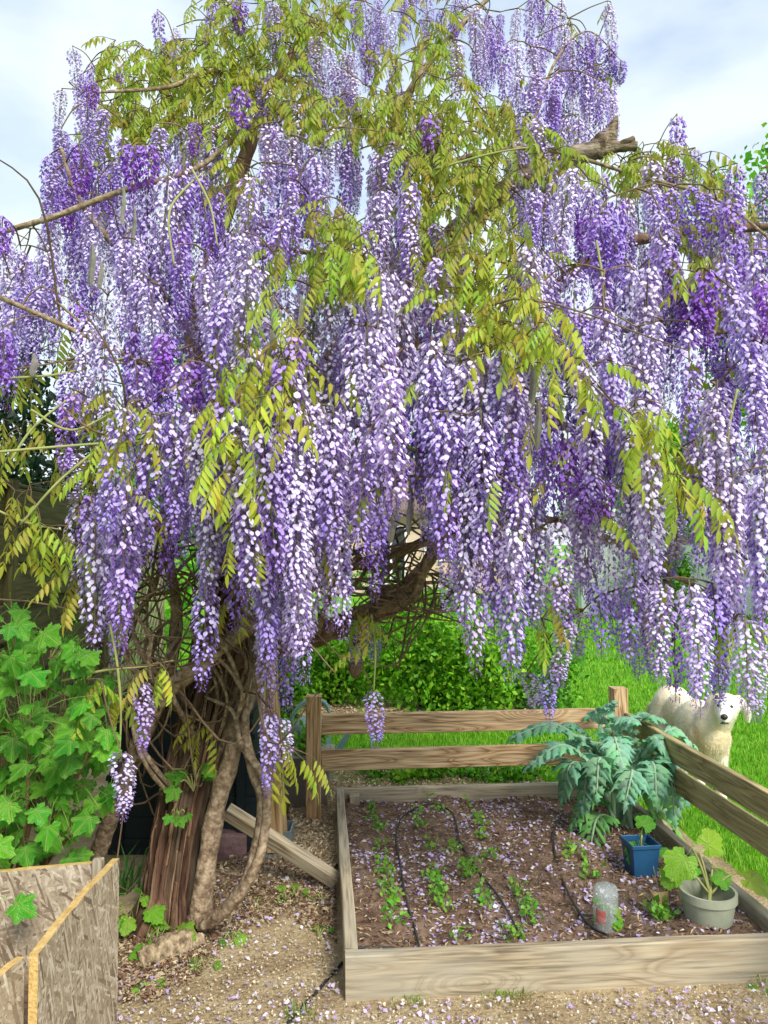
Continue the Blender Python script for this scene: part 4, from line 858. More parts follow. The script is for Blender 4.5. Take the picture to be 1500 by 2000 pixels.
# racemes that end alone along the lower fringe: (px, top, bottom, depth, tone)
for (px, y0, y1, d, tone) in ((150, 880, 985, 2.75, 'pale'), (186, 1005, 1290, 2.55, 'pale'), (230, 955, 1200, 2.6, 'mid'), (258, 985, 1190, 2.62, 'mid'), (218, 1100, 1300, 2.6, 'mid'), (292, 850, 990, 2.75, 'blue'), (358, 900, 1110, 2.6, 'mid'),
        (424, 1000, 1190, 2.6, 'pale'), (400, 1135, 1350, 2.5, 'mid'), (275, 1325, 1475, 2.55, 'mid'), (234, 1462, 1605, 2.42, 'pale'), (135, 720, 855, 2.85, 'mid'), (480, 835, 985, 2.8, 'mid'), (530, 850, 985, 2.8, 'mid'),
        (510, 965, 1130, 2.75, 'mid'), (520, 1080, 1290, 2.6, 'pale'), (560, 1090, 1270, 2.6, 'mid'), (593, 1075, 1305, 2.55, 'pale'), (640, 1030, 1235, 2.6, 'pale'), (670, 1020, 1180, 2.65, 'mid'), (735, 1000, 1178, 2.65, 'blue'), (690, 700, 1010, 2.55, 'pale'), (620, 940, 1150, 2.7, 'mid'), (655, 820, 1050, 2.6, 'pale'),
        (526, 1385, 1550, 2.75, 'mid'), (545, 1400, 1500, 2.78, 'pale'), (726, 1345, 1460, 2.85, 'mid'), (700, 1205, 1300, 3.0, 'mid'), (720, 1215, 1300, 3.1, 'mid'), (565, 1270, 1390, 3.0, 'blue'),
        (876, 1065, 1210, 2.5, 'pale'), (915, 1000, 1325, 2.4, 'pale'), (960, 1010, 1260, 2.4, 'mid'), (985, 1030, 1330, 2.42, 'pale'), (1010, 1080, 1300, 2.5, 'blue'), (940, 960, 1180, 2.45, 'blue'), (1055, 1030, 1230, 2.45, 'pale'), (1092, 1010, 1215, 2.4, 'pale'), (1120, 1080, 1260, 2.5, 'mid'),
        (1108, 1205, 1345, 2.5, 'pale'), (1084, 1290, 1415, 2.55, 'mid'), (1030, 1310, 1390, 2.8, 'pale'), (1165, 1130, 1285, 2.45, 'blue'), (1195, 985, 1205, 2.4, 'pale'), (1210, 1150, 1290, 2.5, 'blue'), (1243, 1120, 1300, 2.45, 'mid'), (1292, 1130, 1345, 2.35, 'pale'), (1345, 1130, 1395, 2.32, 'pale'), (1318, 1160, 1370, 2.45, 'blue'),
        (1392, 1140, 1360, 2.4, 'blue'), (1368, 1180, 1380, 2.4, 'mid'), (1432, 930, 1190, 2.35, 'pale'), (1472, 950, 1200, 2.4, 'mid'), (1410, 1000, 1300, 2.42, 'mid'), (1455, 1200, 1395, 2.3, 'pale'), (1486, 1260, 1410, 2.35, 'pale'), (1490, 1120, 1300, 2.4, 'mid'), (1396, 750, 910, 2.5, 'pale'), (1466, 690, 910, 2.45, 'pale'), (1300, 965, 1110, 2.5, 'pale'), (1320, 1000, 1150, 2.55, 'blue'), (1265, 1190, 1330, 2.6, 'blue'),
        (1420, 1280, 1390, 2.5, 'mid'), (1230, 1230, 1330, 2.7, 'mid'), (1140, 1190, 1290, 2.6, 'mid'),
        (790, 545, 850, 2.7, 'pale'), (850, 690, 1010, 2.5, 'mid'), (880, 720, 980, 2.48, 'pale'), (945, 690, 960, 2.48, 'pale'), (1005, 740, 1010, 2.5, 'pale'), (735, 640, 960, 2.6, 'pale'), (765, 700, 980, 2.62, 'mid'), (820, 760, 1010, 2.55, 'blue'), (975, 860, 1060, 2.5, 'mid'),
        (530, 0, 130, 3.6, 'mid'), (620, 70, 190, 3.55, 'pale'), (655, 130, 250, 3.5, 'mid'), (690, 150, 260, 3.5, 'pale'), (735, 290, 490, 3.2, 'mid'), (620, 255, 400, 3.4, 'mid'), (580, 280, 410, 3.45, 'mid'), (430, 240, 375, 3.4, 'mid'), (360, 300, 560, 3.2, 'mid'), (330, 330, 620, 3.15, 'pale'), (385, 330, 560, 3.25, 'blue'), (290, 350, 600, 3.2, 'mid'), (440, 500, 720, 3.1, 'pale'), (400, 510, 700, 3.1, 'pale'),
        (1180, 400, 640, 2.9, 'blue'), (1205, 380, 600, 2.95, 'blue'), (1120, 320, 560, 3.0, 'pale'), (1150, 350, 580, 3.0, 'mid'), (1270, 360, 520, 2.95, 'mid'), (1350, 360, 500, 2.9, 'blue'), (1385, 370, 510, 2.9, 'blue'), (1310, 365, 520, 2.95, 'blue'), (1230, 520, 800, 2.75, 'pale'), (1260, 560, 830, 2.75, 'pale'),
        (1142, 62, 160, 3.68, 'blue'), (1166, 66, 130, 3.68, 'mid'), (1190, 88, 150, 3.66, 'blue'), (1212, 118, 165, 3.65, 'blue'), (1120, 75, 190, 3.7, 'mid'), (170, 195, 300, 3.45, 'mid'), (205, 210, 330, 3.4, 'mid'), (120, 250, 380, 3.4, 'mid'), (100, 300, 450, 3.35, 'blue'), (240, 260, 400, 3.3, 'mid'), (310, 240, 360, 3.35, 'mid'), (225, 420, 600, 3.2, 'mid'), (180, 400, 580, 3.2, 'pale'), (260, 450, 640, 3.1, 'mid'), (500, 420, 600, 3.3, 'mid'), (545, 400, 560, 3.35, 'blue'), (40, 480, 640, 3.0, 'mid'), (80, 560, 740, 3.0, 'mid'), (110, 330, 480, 3.3, 'mid'), (140, 370, 520, 3.3, 'blue'), (1040, 140, 260, 3.5, 'mid'), (1080, 150, 270, 3.5, 'blue')):
    RL.append((px, y0, d, tone, (y1 - y0) / 1500 * d, 'abs'))
for (px, py, d, s) in ((155, 330, 3.15, 1.0), (130, 400, 3.2, .9), (265, 335, 3.1, 1.1), (290, 330, 3.1, 1.0), (465, 215, 3.3, 1.0), (470, 40, 3.7, .9), (835, 275, 3.2, 1.1), (1375, 590, 2.6, 1.15), (1360, 610, 2.65, 1.1), (1150, 980, 2.35, .9), (1180, 985, 2.35, .8), (5, 465, 2.8, .8), (5, 690, 2.7, .9), (285, 755, 2.8, .9), (410, 740, 2.85, .8), (380, 270, 3.3, .7), (180, 190, 3.4, .7), (1490, 600, 2.6, .9), (150, 630, 3.0, .8), (1000, 580, 2.8, .8), (400, 800, 2.9, .7)):
    RL.append((px, py - 50 * s * 3 / d, d, 'deep', s))
# leafy sprays
rd = random.Random(33)
for (px, py, n, sx, sy, dd) in ((640, 440, 14, 45, 70, -.35), (690, 480, 10, 50, 40, -.4), (1010, 600, 24, 50, 90, -.3), (1070, 640, 10, 40, 60, -.3), (960, 440, 16, 60, 45, -.35), (1120, 730, 7, 45, 30, -.3), (510, 690, 7, 50, 100, -.2), (570, 760, 6, 50, 60, -.2), (60, 960, 7, 55, 60, .1), (20, 830, 6, 30, 40, .05), (100, 1030, 6, 60, 25, .05), (230, 820, 12, 60, 40, 0), (170, 900, 6, 40, 40, 0),
        (1300, 895, 7, 50, 20, 0), (1370, 540, 10, 50, 40, -.2), (1230, 320, 8, 60, 15, .1), (1360, 345, 9, 60, 18, .1), (1440, 400, 8, 50, 25, .1), (430, 110, 40, 90, 50, -.15), (350, 180, 34, 80, 60, -.1), (260, 210, 22, 60, 50, -.1), (560, 200, 20, 60, 60, -.15), (200, 240, 10, 40, 40, 0), (600, 40, 10, 50, 40, -.1), (880, 300, 22, 90, 60, -.3), (1020, 260, 12, 60, 40, -.2), (820, 210, 14, 60, 50, -.2), (1075, 300, 9, 35, 16, -.25), (1130, 310, 6, 25, 12, -.2), (160, 1100, 7, 30, 70, .1), (200, 1340, 6, 60, 20, .05), (300, 1300, 4, 30, 12, .1), (70, 700, 5, 40, 40, .1), (425, 1410, 4, 35, 25, .55), (545, 1440, 3, 10, 30, .3), (585, 1470, 2, 15, 6, .3), (710, 1190, 5, 15, 40, .45), (520, 1040, 5, 30, 60, .2), (1060, 1150, 3, 20, 50, .1), (1420, 1210, 4, 25, 20, 0)):
    for _ in range(n):
        x = px + rd.gauss(0, sx * .6); y = py + rd.gauss(0, sy * .6); LL.append((x, y, cdepth(x, y) + dd + rd.uniform(-.1, .12)))

def place_raceme(r):
    px, py, d, tone = r[:4]; me, L = rd.choice(RAC[tone])
    if len(r) == 6: s = r[4] / L; sw = max(.78, min(1.05, s ** .4))
    else: s = r[4]; sw = s
    p = at(px, py, d)
    return me, Matrix.Translation(p) @ Euler((rd.uniform(-.07, .07), rd.uniform(-.07, .07), rd.uniform(0, 6.28))).to_matrix().to_4x4() @ Matrix.Diagonal((sw, sw, s, 1)), p, d
def place_leaf(q):
    px, py, d = q; p = at(px, py, d); me = rd.choice(PIN); s = rd.uniform(.8, 1.15)
    yaw = rd.gauss(-1.57, 1.1); E = Euler((rd.uniform(-.3, .3), rd.uniform(.0, 1.0), yaw)); return me, Matrix.Translation(p) @ E.to_matrix().to_4x4() @ Matrix.Diagonal((s, s, s, 1)), p, d
def joined(name, items, mat):
    V = []; F = []; Cc = []; o = 0; cache = {}
    for me, Mx in items:
        if me.name not in cache:
            me.calc_loop_triangles(); v = np.empty(len(me.vertices) * 3, np.float32); me.vertices.foreach_get('co', v)
            t = np.empty(len(me.loop_triangles) * 3, np.int32); me.loop_triangles.foreach_get('vertices', t)
            c = np.empty(len(me.vertices) * 4, np.float32); me.color_attributes['Col'].data.foreach_get('color', c); cache[me.name] = (v.reshape(-1, 3), t.reshape(-1, 3), c.reshape(-1, 4)[:, :3])
        v, t, c = cache[me.name]; A = np.array(Mx); V.append(v @ A[:3, :3].T + A[:3, 3]); F.append(t + o); Cc.append(c * rng.uniform(.85, 1.08)); o += len(v)
    return mesh_np(name, np.concatenate(V), np.concatenate(F), np.concatenate(Cc), mat)
tw = MB(); hang = []
for lst, fn, nm, plural, mt in ((RL, place_raceme, 'flower_raceme', 'flower_mass', 'petal'), (LL, place_leaf, 'compound_leaf', 'leaf_mass', 'leaf')):
    items = [fn(q) for q in lst]; hang += [(it[2], nm) for it in items]
    order = sorted(range(len(items)), key=lambda k: items[k][3])
    for k in order[:300]: put(nm, items[k][0], wis, items[k][1])
    rest = [items[k][:2] for k in order[300:]]
    if rest: put(plural, joined(plural, rest, M[mt]), wis, Matrix.Identity(4), kind='stuff')
    print(nm, len(items))
NODE = np.zeros((len(SAMP) + len(hang) * 2, 3)); NODE[:len(SAMP)] = SAMP; nn_ = len(SAMP)   # twigs grow outwards from the stems, each from the nearest wood
near = [float(np.min(np.linalg.norm(SAMP - np.array(p), axis=1))) for p, _ in hang]
for k in sorted(range(len(hang)), key=lambda i: near[i]):
    p, nm = hang[k]; pv = np.array(p); df = NODE[:nn_] - pv; dist = np.linalg.norm(df, axis=1) + .35 * np.maximum(0, -df[:, 2]); q = Vector(NODE[int(np.argmin(dist))]); L_ = (q - p).length
    NODE[nn_] = pv; nn_ += 1
    if L_ < .012: continue
    mid = p.lerp(q, .5) + Vector((rd.uniform(-.1, .1), rd.uniform(-.1, .1), rd.uniform(.02, .12))) * min(L_, .4)
    NODE[nn_] = np.array(mid); nn_ += 1
    g = rd.uniform(.6, 1.3); r0 = .0018 if nm == 'compound_leaf' else .0026
    tube(tw, [p, mid, q], [r0, r0 * 1.2, r0 * 1.6], 4, 5, (g, g * .95, g * .9), caps=False)
for k in range(330):    # bare tangled twigs inside the crown
    q = Vector(SAMP[rd.randint(0, len(SAMP) - 1)])
    if q.z > 2.75 or (q.x > .9 and q.z > 2.4): continue
    e = q + Vector((rd.gauss(0, .3), rd.gauss(-.08, .25), rd.gauss(0, .22))); m_ = q.lerp(e, .5) + Vector((rd.gauss(0, .06), rd.gauss(0, .06), rd.gauss(0, .08)))
    e.z = max(e.z, 1.15)
    g = rd.uniform(.6, 1.4); tube(tw, [q, m_, e], [.005, .004, .0018], 5, 4, (g, g, g), caps=False)
put('twigs', tw.mesh('twigs', M['twig']), wis, Matrix.Identity(4), kind='stuff')
for (px, y0, y1, d, wpx) in ((531, 580, 770, 2.6, 12), (562, 770, 885, 2.62, 11), (588, 575, 655, 2.7, 12), (180, 478, 560, 2.95, 18), (241, 365, 440, 3.05, 9), (262, 400, 480, 3.05, 10), (1050, 780, 880, 2.4, 14), (1040, 705, 800, 2.42, 14), (1005, 700, 780, 2.5, 10), (800, 930, 1045, 2.55, 13), (765, 1010, 1060, 2.6, 13), (985, 885, 990, 2.5, 12), (66, 690, 735, 2.8, 13), (945, 890, 985, 2.45, 12), (197, 510, 565, 2.95, 10)):
    p = at(px, y0, d); ln = (y1 - y0) / 1500 * d; wd = wpx / 1500 * d * .5; mb = MB(); a = rd.uniform(-.5, .5); x = Vector((math.cos(a), math.sin(a), 0)); y = Vector((-math.sin(a), math.cos(a), 0)); vs = []; n = 9
    for i in range(n):
        t = i / (n - 1); ww = wd * (.22 + .78 * math.sin(min(1, t * 1.25 + .08) * math.pi * .62)) * (1 if t < .93 else .35) * (1 + .12 * math.sin(t * 21)); c = p + Vector((.004 * math.sin(t * 5), 0, -ln * t))
        vs += [c - x * ww, c + y * (ww * .28 + .001), c + x * ww, c - y * (ww * .28 + .001)]
    mb.add(vs, [(i * 4 + k, i * 4 + (k + 1) % 4, i * 4 + 4 + (k + 1) % 4, i * 4 + 4 + k) for i in range(n - 1) for k in range(4)] + [(3, 2, 1, 0), tuple((n - 1) * 4 + k for k in range(4))])
    put('seed_pod', mb.mesh('seed_pod', M['pod'], False), wis, Matrix.Identity(4))

# hanging bird feeder
fpnt = at(694, 1245, 3.15)
bf = empty('bird_feeder', fpnt, 'small clear bird feeder with dark ends hanging from the limb', 'bird feeder')
mb = MB(); tube(mb, [fpnt + Vector((0, 0, .15)), fpnt + Vector((0, 0, .01))], [.0015, .0015], 4, 2); put('hanger', mb.mesh('hanger', M['hose']), bf, Matrix.Identity(4))
mb = MB(); tube(mb, [fpnt + Vector((0, 0, .012)), fpnt, fpnt + Vector((0, 0, -.03))], [.012, .024, .026], 14, 3); put('cap', mb.mesh('cap', M['hose']), bf, Matrix.Identity(4))
mb = MB(); tube(mb, [fpnt + Vector((0, 0, -.031)), fpnt + Vector((0, 0, -.06)), fpnt + Vector((0, 0, -.1))], [.023, .023, .023], 14, 3); put('tube', mb.mesh('tube', M['clear']), bf, Matrix.Identity(4))
mb = MB(); tube(mb, [fpnt + Vector((0, 0, -.101)), fpnt + Vector((0, 0, -.13)), fpnt + Vector((0, 0, -.16))], [.026, .028, .016], 14, 3, (1, 1, 1)); put('seed_base', mb.mesh('seed_base', M['soil']), bf, Matrix.Identity(4))

# ------------------------------------------------------------------ broad leaved plants
def palmate_mesh(name, seed, col, lobes=5, depth=.36, teeth=.05, veincol=None, n=46, cup=.16):
    """lobed, toothed leaf about 1 unit long; stalk at the origin, tip along +X"""
    rd = random.Random(seed); mb = MB(); vs = []; cs = []; fs = []
    angs = [0, 55, -55, 112, -112][:lobes]
    cx = .42; vs.append((cx, 0, 0)); vein = veincol or lerp3(col, (.4, .55, .12), .18); cs.append(vein)
    for ring, f in ((1, .55), (2, 1.0)):
        for k in range(n):
            th = -math.pi + 2 * math.pi * (k + .5) / n; dg = math.degrees(th)
            near = min(abs((dg - a + 180) % 360 - 180) for a in angs)
            r = .52 * (1 - depth * min(1, near / 28) ** .85) * (1.26 if abs(dg) < 28 else 1.02 if abs(dg) < 84 else .74)
            if abs(dg) > 158: r *= .42
            if ring == 2: r *= 1 + teeth * (1 if k % 2 else -1) + rd.uniform(-.03, .03)
            x = cx + math.cos(th) * r * f; y = math.sin(th) * r * f
            z = -cup * f * f * (.55 + .45 * math.cos(3 * th)) * .5 + .018 * f * math.cos(near / 28 * 3.1) + .03 * math.sin(th * 2 + seed) * f + rd.uniform(-.012, .012)
            vs.append((x, y, z - .10 * max(0, x - .4) ** 1.5)); v_ = near < 7; cs.append(vein if v_ else tuple(c * rd.uniform(.86, 1.08) for c in col))
    for k in range(n):
        k2 = (k + 1) % n; fs.append((0, 1 + k, 1 + k2)); fs.append((1 + k, 1 + n + k, 1 + n + k2, 1 + k2))
    mb.add(vs, fs, cs)
    tube(mb, [Vector((-.55, 0, -.12)), Vector((-.2, 0, .0)), Vector((cx * .9, 0, -.012))], [.016, .013, .006], 4, 3, vein, caps=False)
    return mb.mesh(name, M['lobed_leaf'])
CUR = [palmate_mesh('leaf', 200 + k, c) for k, c in enumerate(((.085, .34, .018), (.11, .40, .022), (.065, .28, .015), (.15, .44, .035), (.09, .36, .03)))]
def leaf_mat(p, size, face, droop, roll=0):
    """leaf matrix: normal roughly along face, blade running down-ish"""
    z = face.normalized(); x = droop - z * droop.dot(z); x.normalize(); y = z.cross(x); Mx = mat_frame(p, x, y, z)
    return Mx @ Matrix.Rotation(roll, 4, 'X') @ Matrix.Diagonal((size, size, size, 1))
def inpoly(x, y, P):
    c = False; j = len(P) - 1
    for i in range(len(P)):
        xi, yi = P[i]; xj, yj = P[j]
        if (yi > y) != (yj > y) and x < (xj - xi) * (y - yi) / (yj - yi) + xi: c = not c
        j = i
    return c
rd = random.Random(77)
cbase = Vector((-1.42, 2.95, 0))
cur = empty('currant_bush', cbase, 'currant bush with big fresh green lobed leaves beside chipboard box', 'shrub')
poly = [(-140, 1190), (20, 1165), (90, 1200), (150, 1230), (190, 1300), (232, 1345), (205, 1420), (225, 1500), (215, 1570), (150, 1600), (165, 1660), (60, 1672), (-140, 1680)]
pts = []
while len(pts) < 280:
    x = rd.uniform(-140, 240); y = rd.uniform(1160, 1680)
    if inpoly(x, y, poly): pts.append((x, y))
mb = MB()
tips = []
for (px, py, d) in ((-60, 1250, 2.75), (30, 1230, 2.8), (100, 1270, 2.8), (170, 1340, 2.75), (60, 1400, 2.6), (180, 1470, 2.7), (110, 1560, 2.65), (-40, 1450, 2.55), (130, 1380, 2.9), (10, 1560, 2.55), (150, 1620, 2.75)):
    t = at(px, py, d); b0 = cbase + Vector((rd.uniform(-.12, .12), rd.uniform(-.1, .1), 0)); mid = b0.lerp(t, .5) + Vector((rd.uniform(-.06, .06), 0, .08)); m1 = MB()
    tube(m1, [b0, mid, t], [.011, .008, .003], 6, 6, (1.1, 1.0, .8)); put('stem', m1.mesh('stem', M['twig']), cur, Matrix.Identity(4)); tips.append((mid, t))
pet = MB()
for k, (x, y) in enumerate(pts):
    d = rd.choice((rd.uniform(2.42, 2.62), rd.uniform(2.6, 2.85), rd.uniform(2.8, 3.15))); p = at(x, y, d); s = rd.uniform(.06, .125)
    face = Vector((rd.gauss(0, .6), -1, .9 + rd.gauss(0, .6))); dr = Vector((rd.gauss(0, .7), -.25, -1))
    put('leaf', rd.choice(CUR), cur, leaf_mat(p, s, face, dr))
    mid, t = min(tips, key=lambda q: (q[1] - p).length); f = rd.uniform(.3, 1); q = mid.lerp(t, f); mm_ = p.lerp(q, .5) + Vector((0, 0, .02))
    tube(pet, [p, mm_, q], [.0012, .0015, .002], 3, 3, (1.0, 1.2, .5), caps=False)
for (x, y, d) in ((10, 1755, 2.2), (-30, 1640, 2.3)): put('leaf', CUR[1], cur, leaf_mat(at(x, y, d), .1, Vector((.2, -1, .8)), Vector((.9, -.2, -.3))))
put('leafstalks', pet.mesh('leafstalks', M['green_stem']), cur, Matrix.Identity(4), kind='stuff')

def leafy_plant(name, label, base, n, spread, h, size, meshes, cat='plant', group=None, seed=1, face_y=-.5):
    rd = random.Random(seed); base = Vector(base); t = empty(name, base, label, cat, group); st = MB()
    for k in range(n):
        a = rd.uniform(0, 6.28); q = spread * math.sqrt(rd.uniform(.05, 1)); p = base + Vector((math.cos(a) * q, math.sin(a) * q, h * rd.uniform(.45, 1)))
        put('leaf', rd.choice(meshes), t, leaf_mat(p, size * rd.uniform(.7, 1.2), Vector((rd.gauss(0, .4) + math.cos(a) * .3, face_y + math.sin(a) * .3, 1)), Vector((math.cos(a), math.sin(a) - .3, -.5))))
        tube(st, [base, base.lerp(p, .6) + Vector((0, 0, .02)), p], [.003, .0025, .0018], 4, 4, caps=False)
    put('stem', st.mesh('stem', M['green_stem']), t, Matrix.Identity(4)); return t
VINEY = [palmate_mesh('leaf', 300 + k, c, lobes=5, depth=.2, teeth=.05) for k, c in enumerate(((.17, .40, .02), (.22, .46, .03), (.12, .36, .02)))]
leafy_plant('young_plant', 'young yellow green lobed plant between trunk foot and chipboard box', gnd(262, 1815), 9, .11, .17, .085, VINEY, seed=3)
leafy_plant('young_plant', 'low yellow green lobed plant growing before the trunk foot', gnd(305, 1850), 7, .09, .09, .10, VINEY, seed=4)
leafy_plant('trunk_sprout', 'fresh green lobed sprout growing out of trunk bark', at(378, 1545, 3.06), 10, .07, .10, .075, CUR, seed=5, face_y=-1)
leafy_plant('trunk_sprout', 'tiny green lobed sprout on lower trunk bark', at(345, 1600, 3.02), 5, .04, .05, .05, CUR, seed=6, face_y=-1)
WEED = VINEY + CUR[:2]
for k, (px, py, n, sz) in enumerate(((575, 1757, 6, .045), (630, 1765, 4, .045), (452, 1840, 6, .05), (400, 1893, 6, .05), (292, 1938, 4, .05), (500, 1778, 3, .035), (440, 1640, 3, .04), (622, 1838, 3, .035), (1490, 1930, 4, .05), (555, 1760, 5, .05))):
    leafy_plant('weed_seedling', 'tiny green weed on bare ground ' + {575: 'under the low end of the timber brace', 555: 'under the low end of the timber brace', 630: 'between brace end and raised bed', 452: 'between vine foot and water hose', 400: 'beside the pale log', 292: 'between log and chipboard box', 500: 'below the looping vine stem', 440: 'by the purplish stone', 622: 'against the left bed board', 1490: 'at the right end of the front board'}[px], gnd(px, py), n, .04, .035, sz, WEED, 'weed', 'weeds on the sandy ground', seed=60 + k)

def blades(P, h, wd, cols, rs, lean=.5):
    n = len(P); P = np.asarray(P, float); a = rs.uniform(0, 6.28, n); ln = rs.uniform(.1, 1, n) * lean; H = h * rs.uniform(.55, 1.2, n)
    dx = np.cos(a) * ln; dy = np.sin(a) * ln; sx = -np.sin(a) * wd / 2; sy = np.cos(a) * wd / 2; z = np.zeros(n)
    A = P + np.stack([sx, sy, z], 1); B = P - np.stack([sx, sy, z], 1)
    m = P + np.stack([dx * H * .45, dy * H * .45, H * .65], 1); t = P + np.stack([dx * H * 1.3, dy * H * 1.3, H * (1 - .25 * ln)], 1)
    M1 = m + np.stack([sx, sy, z], 1) * .7; M2 = m - np.stack([sx, sy, z], 1) * .7
    V = np.stack([A, B, M1, M2, t], 1).reshape(-1, 3); F = np.array([[0, 1, 3], [0, 3, 2], [2, 3, 4]])[None] + (np.arange(n) * 5)[:, None, None]
    c = np.asarray(cols)[rs.integers(0, len(cols), n)] * rs.uniform(.75, 1.25, (n, 1)); return V, F.reshape(-1, 3), np.repeat(c, 5, 0)
rs = np.random.default_rng(5)
q = gnd(248, 1745); P = np.array(q) + rs.normal(size=(26, 3)) * (.03, .03, 0); V, F, Cc = blades(P, .2, .012, [(.05, .17, .03), (.08, .22, .04)], rs, 1.2)
tag(put('strap_leaf_plant', mesh_np('strap_leaf_plant', V, F, Cc, M['grass'])), 'dark green tuft of strap leaves behind chipboard box corner', 'plant')
for k, (px, py) in enumerate(((592, 1985), (575, 1992), (1018, 1952), (968, 1955), (805, 1965))):
    q = gnd(px, py); P = np.array(q) + rs.normal(size=(40, 3)) * (.03, .02, 0); V, F, Cc = blades(P, .035, .004, [(.16, .30, .03), (.25, .36, .06)], rs, 1.0)
    tag(put('grass_tuft', mesh_np('grass_tuft', V, F, Cc, M['grass'])), 'small grass tuft ' + ('beside the black water hose' if px < 600 else 'against the front board below the clear bottle' if px > 900 else 'against the front board of the bed'), 'grass', 'grass tufts before the bed')

# cardoon
CARD = [(.15, .39, .22), (.19, .44, .27), (.13, .34, .19), (.21, .46, .29)]
def cardoon_leaf(name, pts, W, col, seed, nl=11):
    rd = random.Random(seed); Q = [Vector(q) for q in catmull([tuple(p) for p in pts], 10)]; n = len(Q); mb = MB(); rib = lerp3(col, (.45, .55, .36), .6)
    tube(mb, Q[::3] + [Q[-1]], [.012 * (1 - .85 * i / (len(Q[::3]))) + .0015 for i in range(len(Q[::3]) + 1)], 5, 2, rib, caps=False)
    L = sum((Q[i + 1] - Q[i]).length for i in range(n - 1))
    for k in range(nl + 1):
        f = .30 + .70 * k / nl; i = min(n - 2, int(f * (n - 1))); p = Q[i]; tg = (Q[i + 1] - Q[i]).normalized()
        side = tg.cross(Vector((0, 0, 1))); side = side.normalized() if side.length > .05 else Vector((1, 0, 0)); nn = side.cross(tg).normalized()
        lw = W * math.sin(math.pi * min(1, .18 + .72 * (f - .3) / .7)) * rd.uniform(.85, 1.12); seg = L * .70 / nl
        for sg in (-1, 1) if k < nl else (0,):
            d = (side * sg + tg * .75).normalized() if sg else tg; l = lw if sg else lw * 1.1 + .02; c = [x * rd.uniform(.85, 1.15) for x in col]
            u = d.cross(nn).normalized(); hw = seg * .60; tws = rd.uniform(-.5, .5); nn_ = nn; u = (u * math.cos(tws) + nn * math.sin(tws)); dro = Vector((0, 0, -1)) * l * rd.uniform(.05, .5); lift = nn * .012
            rt = [(.0, .40), (.22, .62), (.32, 1.25), (.46, .60), (.62, 1.05), (.76, .36)]
            vs = [p, p + d * l * .35 + lift + dro * .1, p + d * l * .72 + lift * .8 + dro * .45, p + d * l + dro]; cs = [rib, lerp3(c, rib, .5), lerp3(c, rib, .3), c]
            for s2 in (1, -1):
                for (a, b) in rt: vs.append(p + d * l * a + u * s2 * hw * b * (1 - .25 * a) + dro * a * a - nn * .008 * b + nn * rd.uniform(-.006, .008)); cs.append([x * rd.uniform(.8, 1.1) for x in c])
            fs = []
            for s2, o in ((1, 4), (-1, 10)):
                g = [(0, o, o + 1), (0, o + 1, 1), (1, o + 1, o + 2), (1, o + 2, o + 3), (1, o + 3, 2), (2, o + 3, o + 4), (2, o + 4, o + 5), (2, o + 5, 3)]
                fs += g if s2 == 1 else [t[::-1] for t in g]
            mb.add(vs, fs, cs)
    return mb.mesh(name, M['cardoon_leaf'])
cbp = on_soil(1212, 1612); CD = cbp.y
card = empty('cardoon_plant', cbp, 'large silvery green cardoon with jagged arching leaves in raised bed corner', 'plant')
def cp(px, py, dd): return at(px, py, CD / math.cos(PITCH) + dd)
rd = random.Random(12)
CL = [[(1160, 1480, -.05), (1085, 1415, -.08), (1000, 1440, -.10)], [(1165, 1510, -.12), (1100, 1455, -.2), (1030, 1500, -.24)], [(1165, 1520, -.15), (1118, 1490, -.25), (1098, 1560, -.28)], [(1190, 1480, .05), (1170, 1400, .08), (1195, 1372, .02)],
      [(1195, 1540, -.2), (1172, 1480, -.32), (1165, 1555, -.38)], [(1222, 1540, -.2), (1235, 1505, -.33), (1222, 1565, -.40)], [(1255, 1510, -.1), (1300, 1475, -.16), (1342, 1565, -.2)], [(1255, 1480, .0), (1310, 1425, 0), (1352, 1455, -.03)], [(1245, 1520, -.15), (1275, 1490, -.28), (1282, 1560, -.34)],
      [(1260, 1530, -.1), (1305, 1510, -.2), (1318, 1600, -.26)], [(1195, 1600, -.12), (1165, 1600, -.24), (1148, 1700, -.30)], [(1255, 1590, -.05), (1300, 1590, -.08), (1345, 1665, -.10)], [(1225, 1470, .12), (1245, 1400, .15), (1290, 1405, .12)], [(1210, 1480, .1), (1215, 1405, .1), (1240, 1410, -.05)],
      [(1175, 1490, .1), (1130, 1420, .14), (1080, 1425, .14)], [(1180, 1490, .05), (1140, 1440, 0), (1095, 1470, -.04)], [(1240, 1490, -.05), (1275, 1440, -.12), (1318, 1490, -.18)], [(1210, 1500, -.1), (1200, 1440, -.15), (1215, 1490, -.3)], [(1180, 1530, -.12), (1150, 1500, -.2), (1138, 1580, -.24)], [(1230, 1500, .15), (1280, 1450, .22), (1330, 1480, .25)],
      [(1200, 1450, .2), (1190, 1390, .25), (1150, 1400, .28)], [(1235, 1560, -.1), (1262, 1545, -.16), (1285, 1640, -.18)], [(1185, 1570, -.1), (1150, 1560, -.15), (1118, 1610, -.18)]]
for k, (a, b, c) in enumerate(CL):
    col = CARD[k % 4] if k not in (10, 11, 21, 22) else (.13, .34, .07)
    s0 = cbp + Vector((rd.uniform(-.05, .05), rd.uniform(-.05, .05), 0)); W = .115 if k not in (10, 11) else .13
    put('leaf', cardoon_leaf('leaf', [s0, cp(*a), cp(*b), cp(*c)], W * rd.uniform(.85, 1.1), col, 400 + k), card, Matrix.Identity(4))

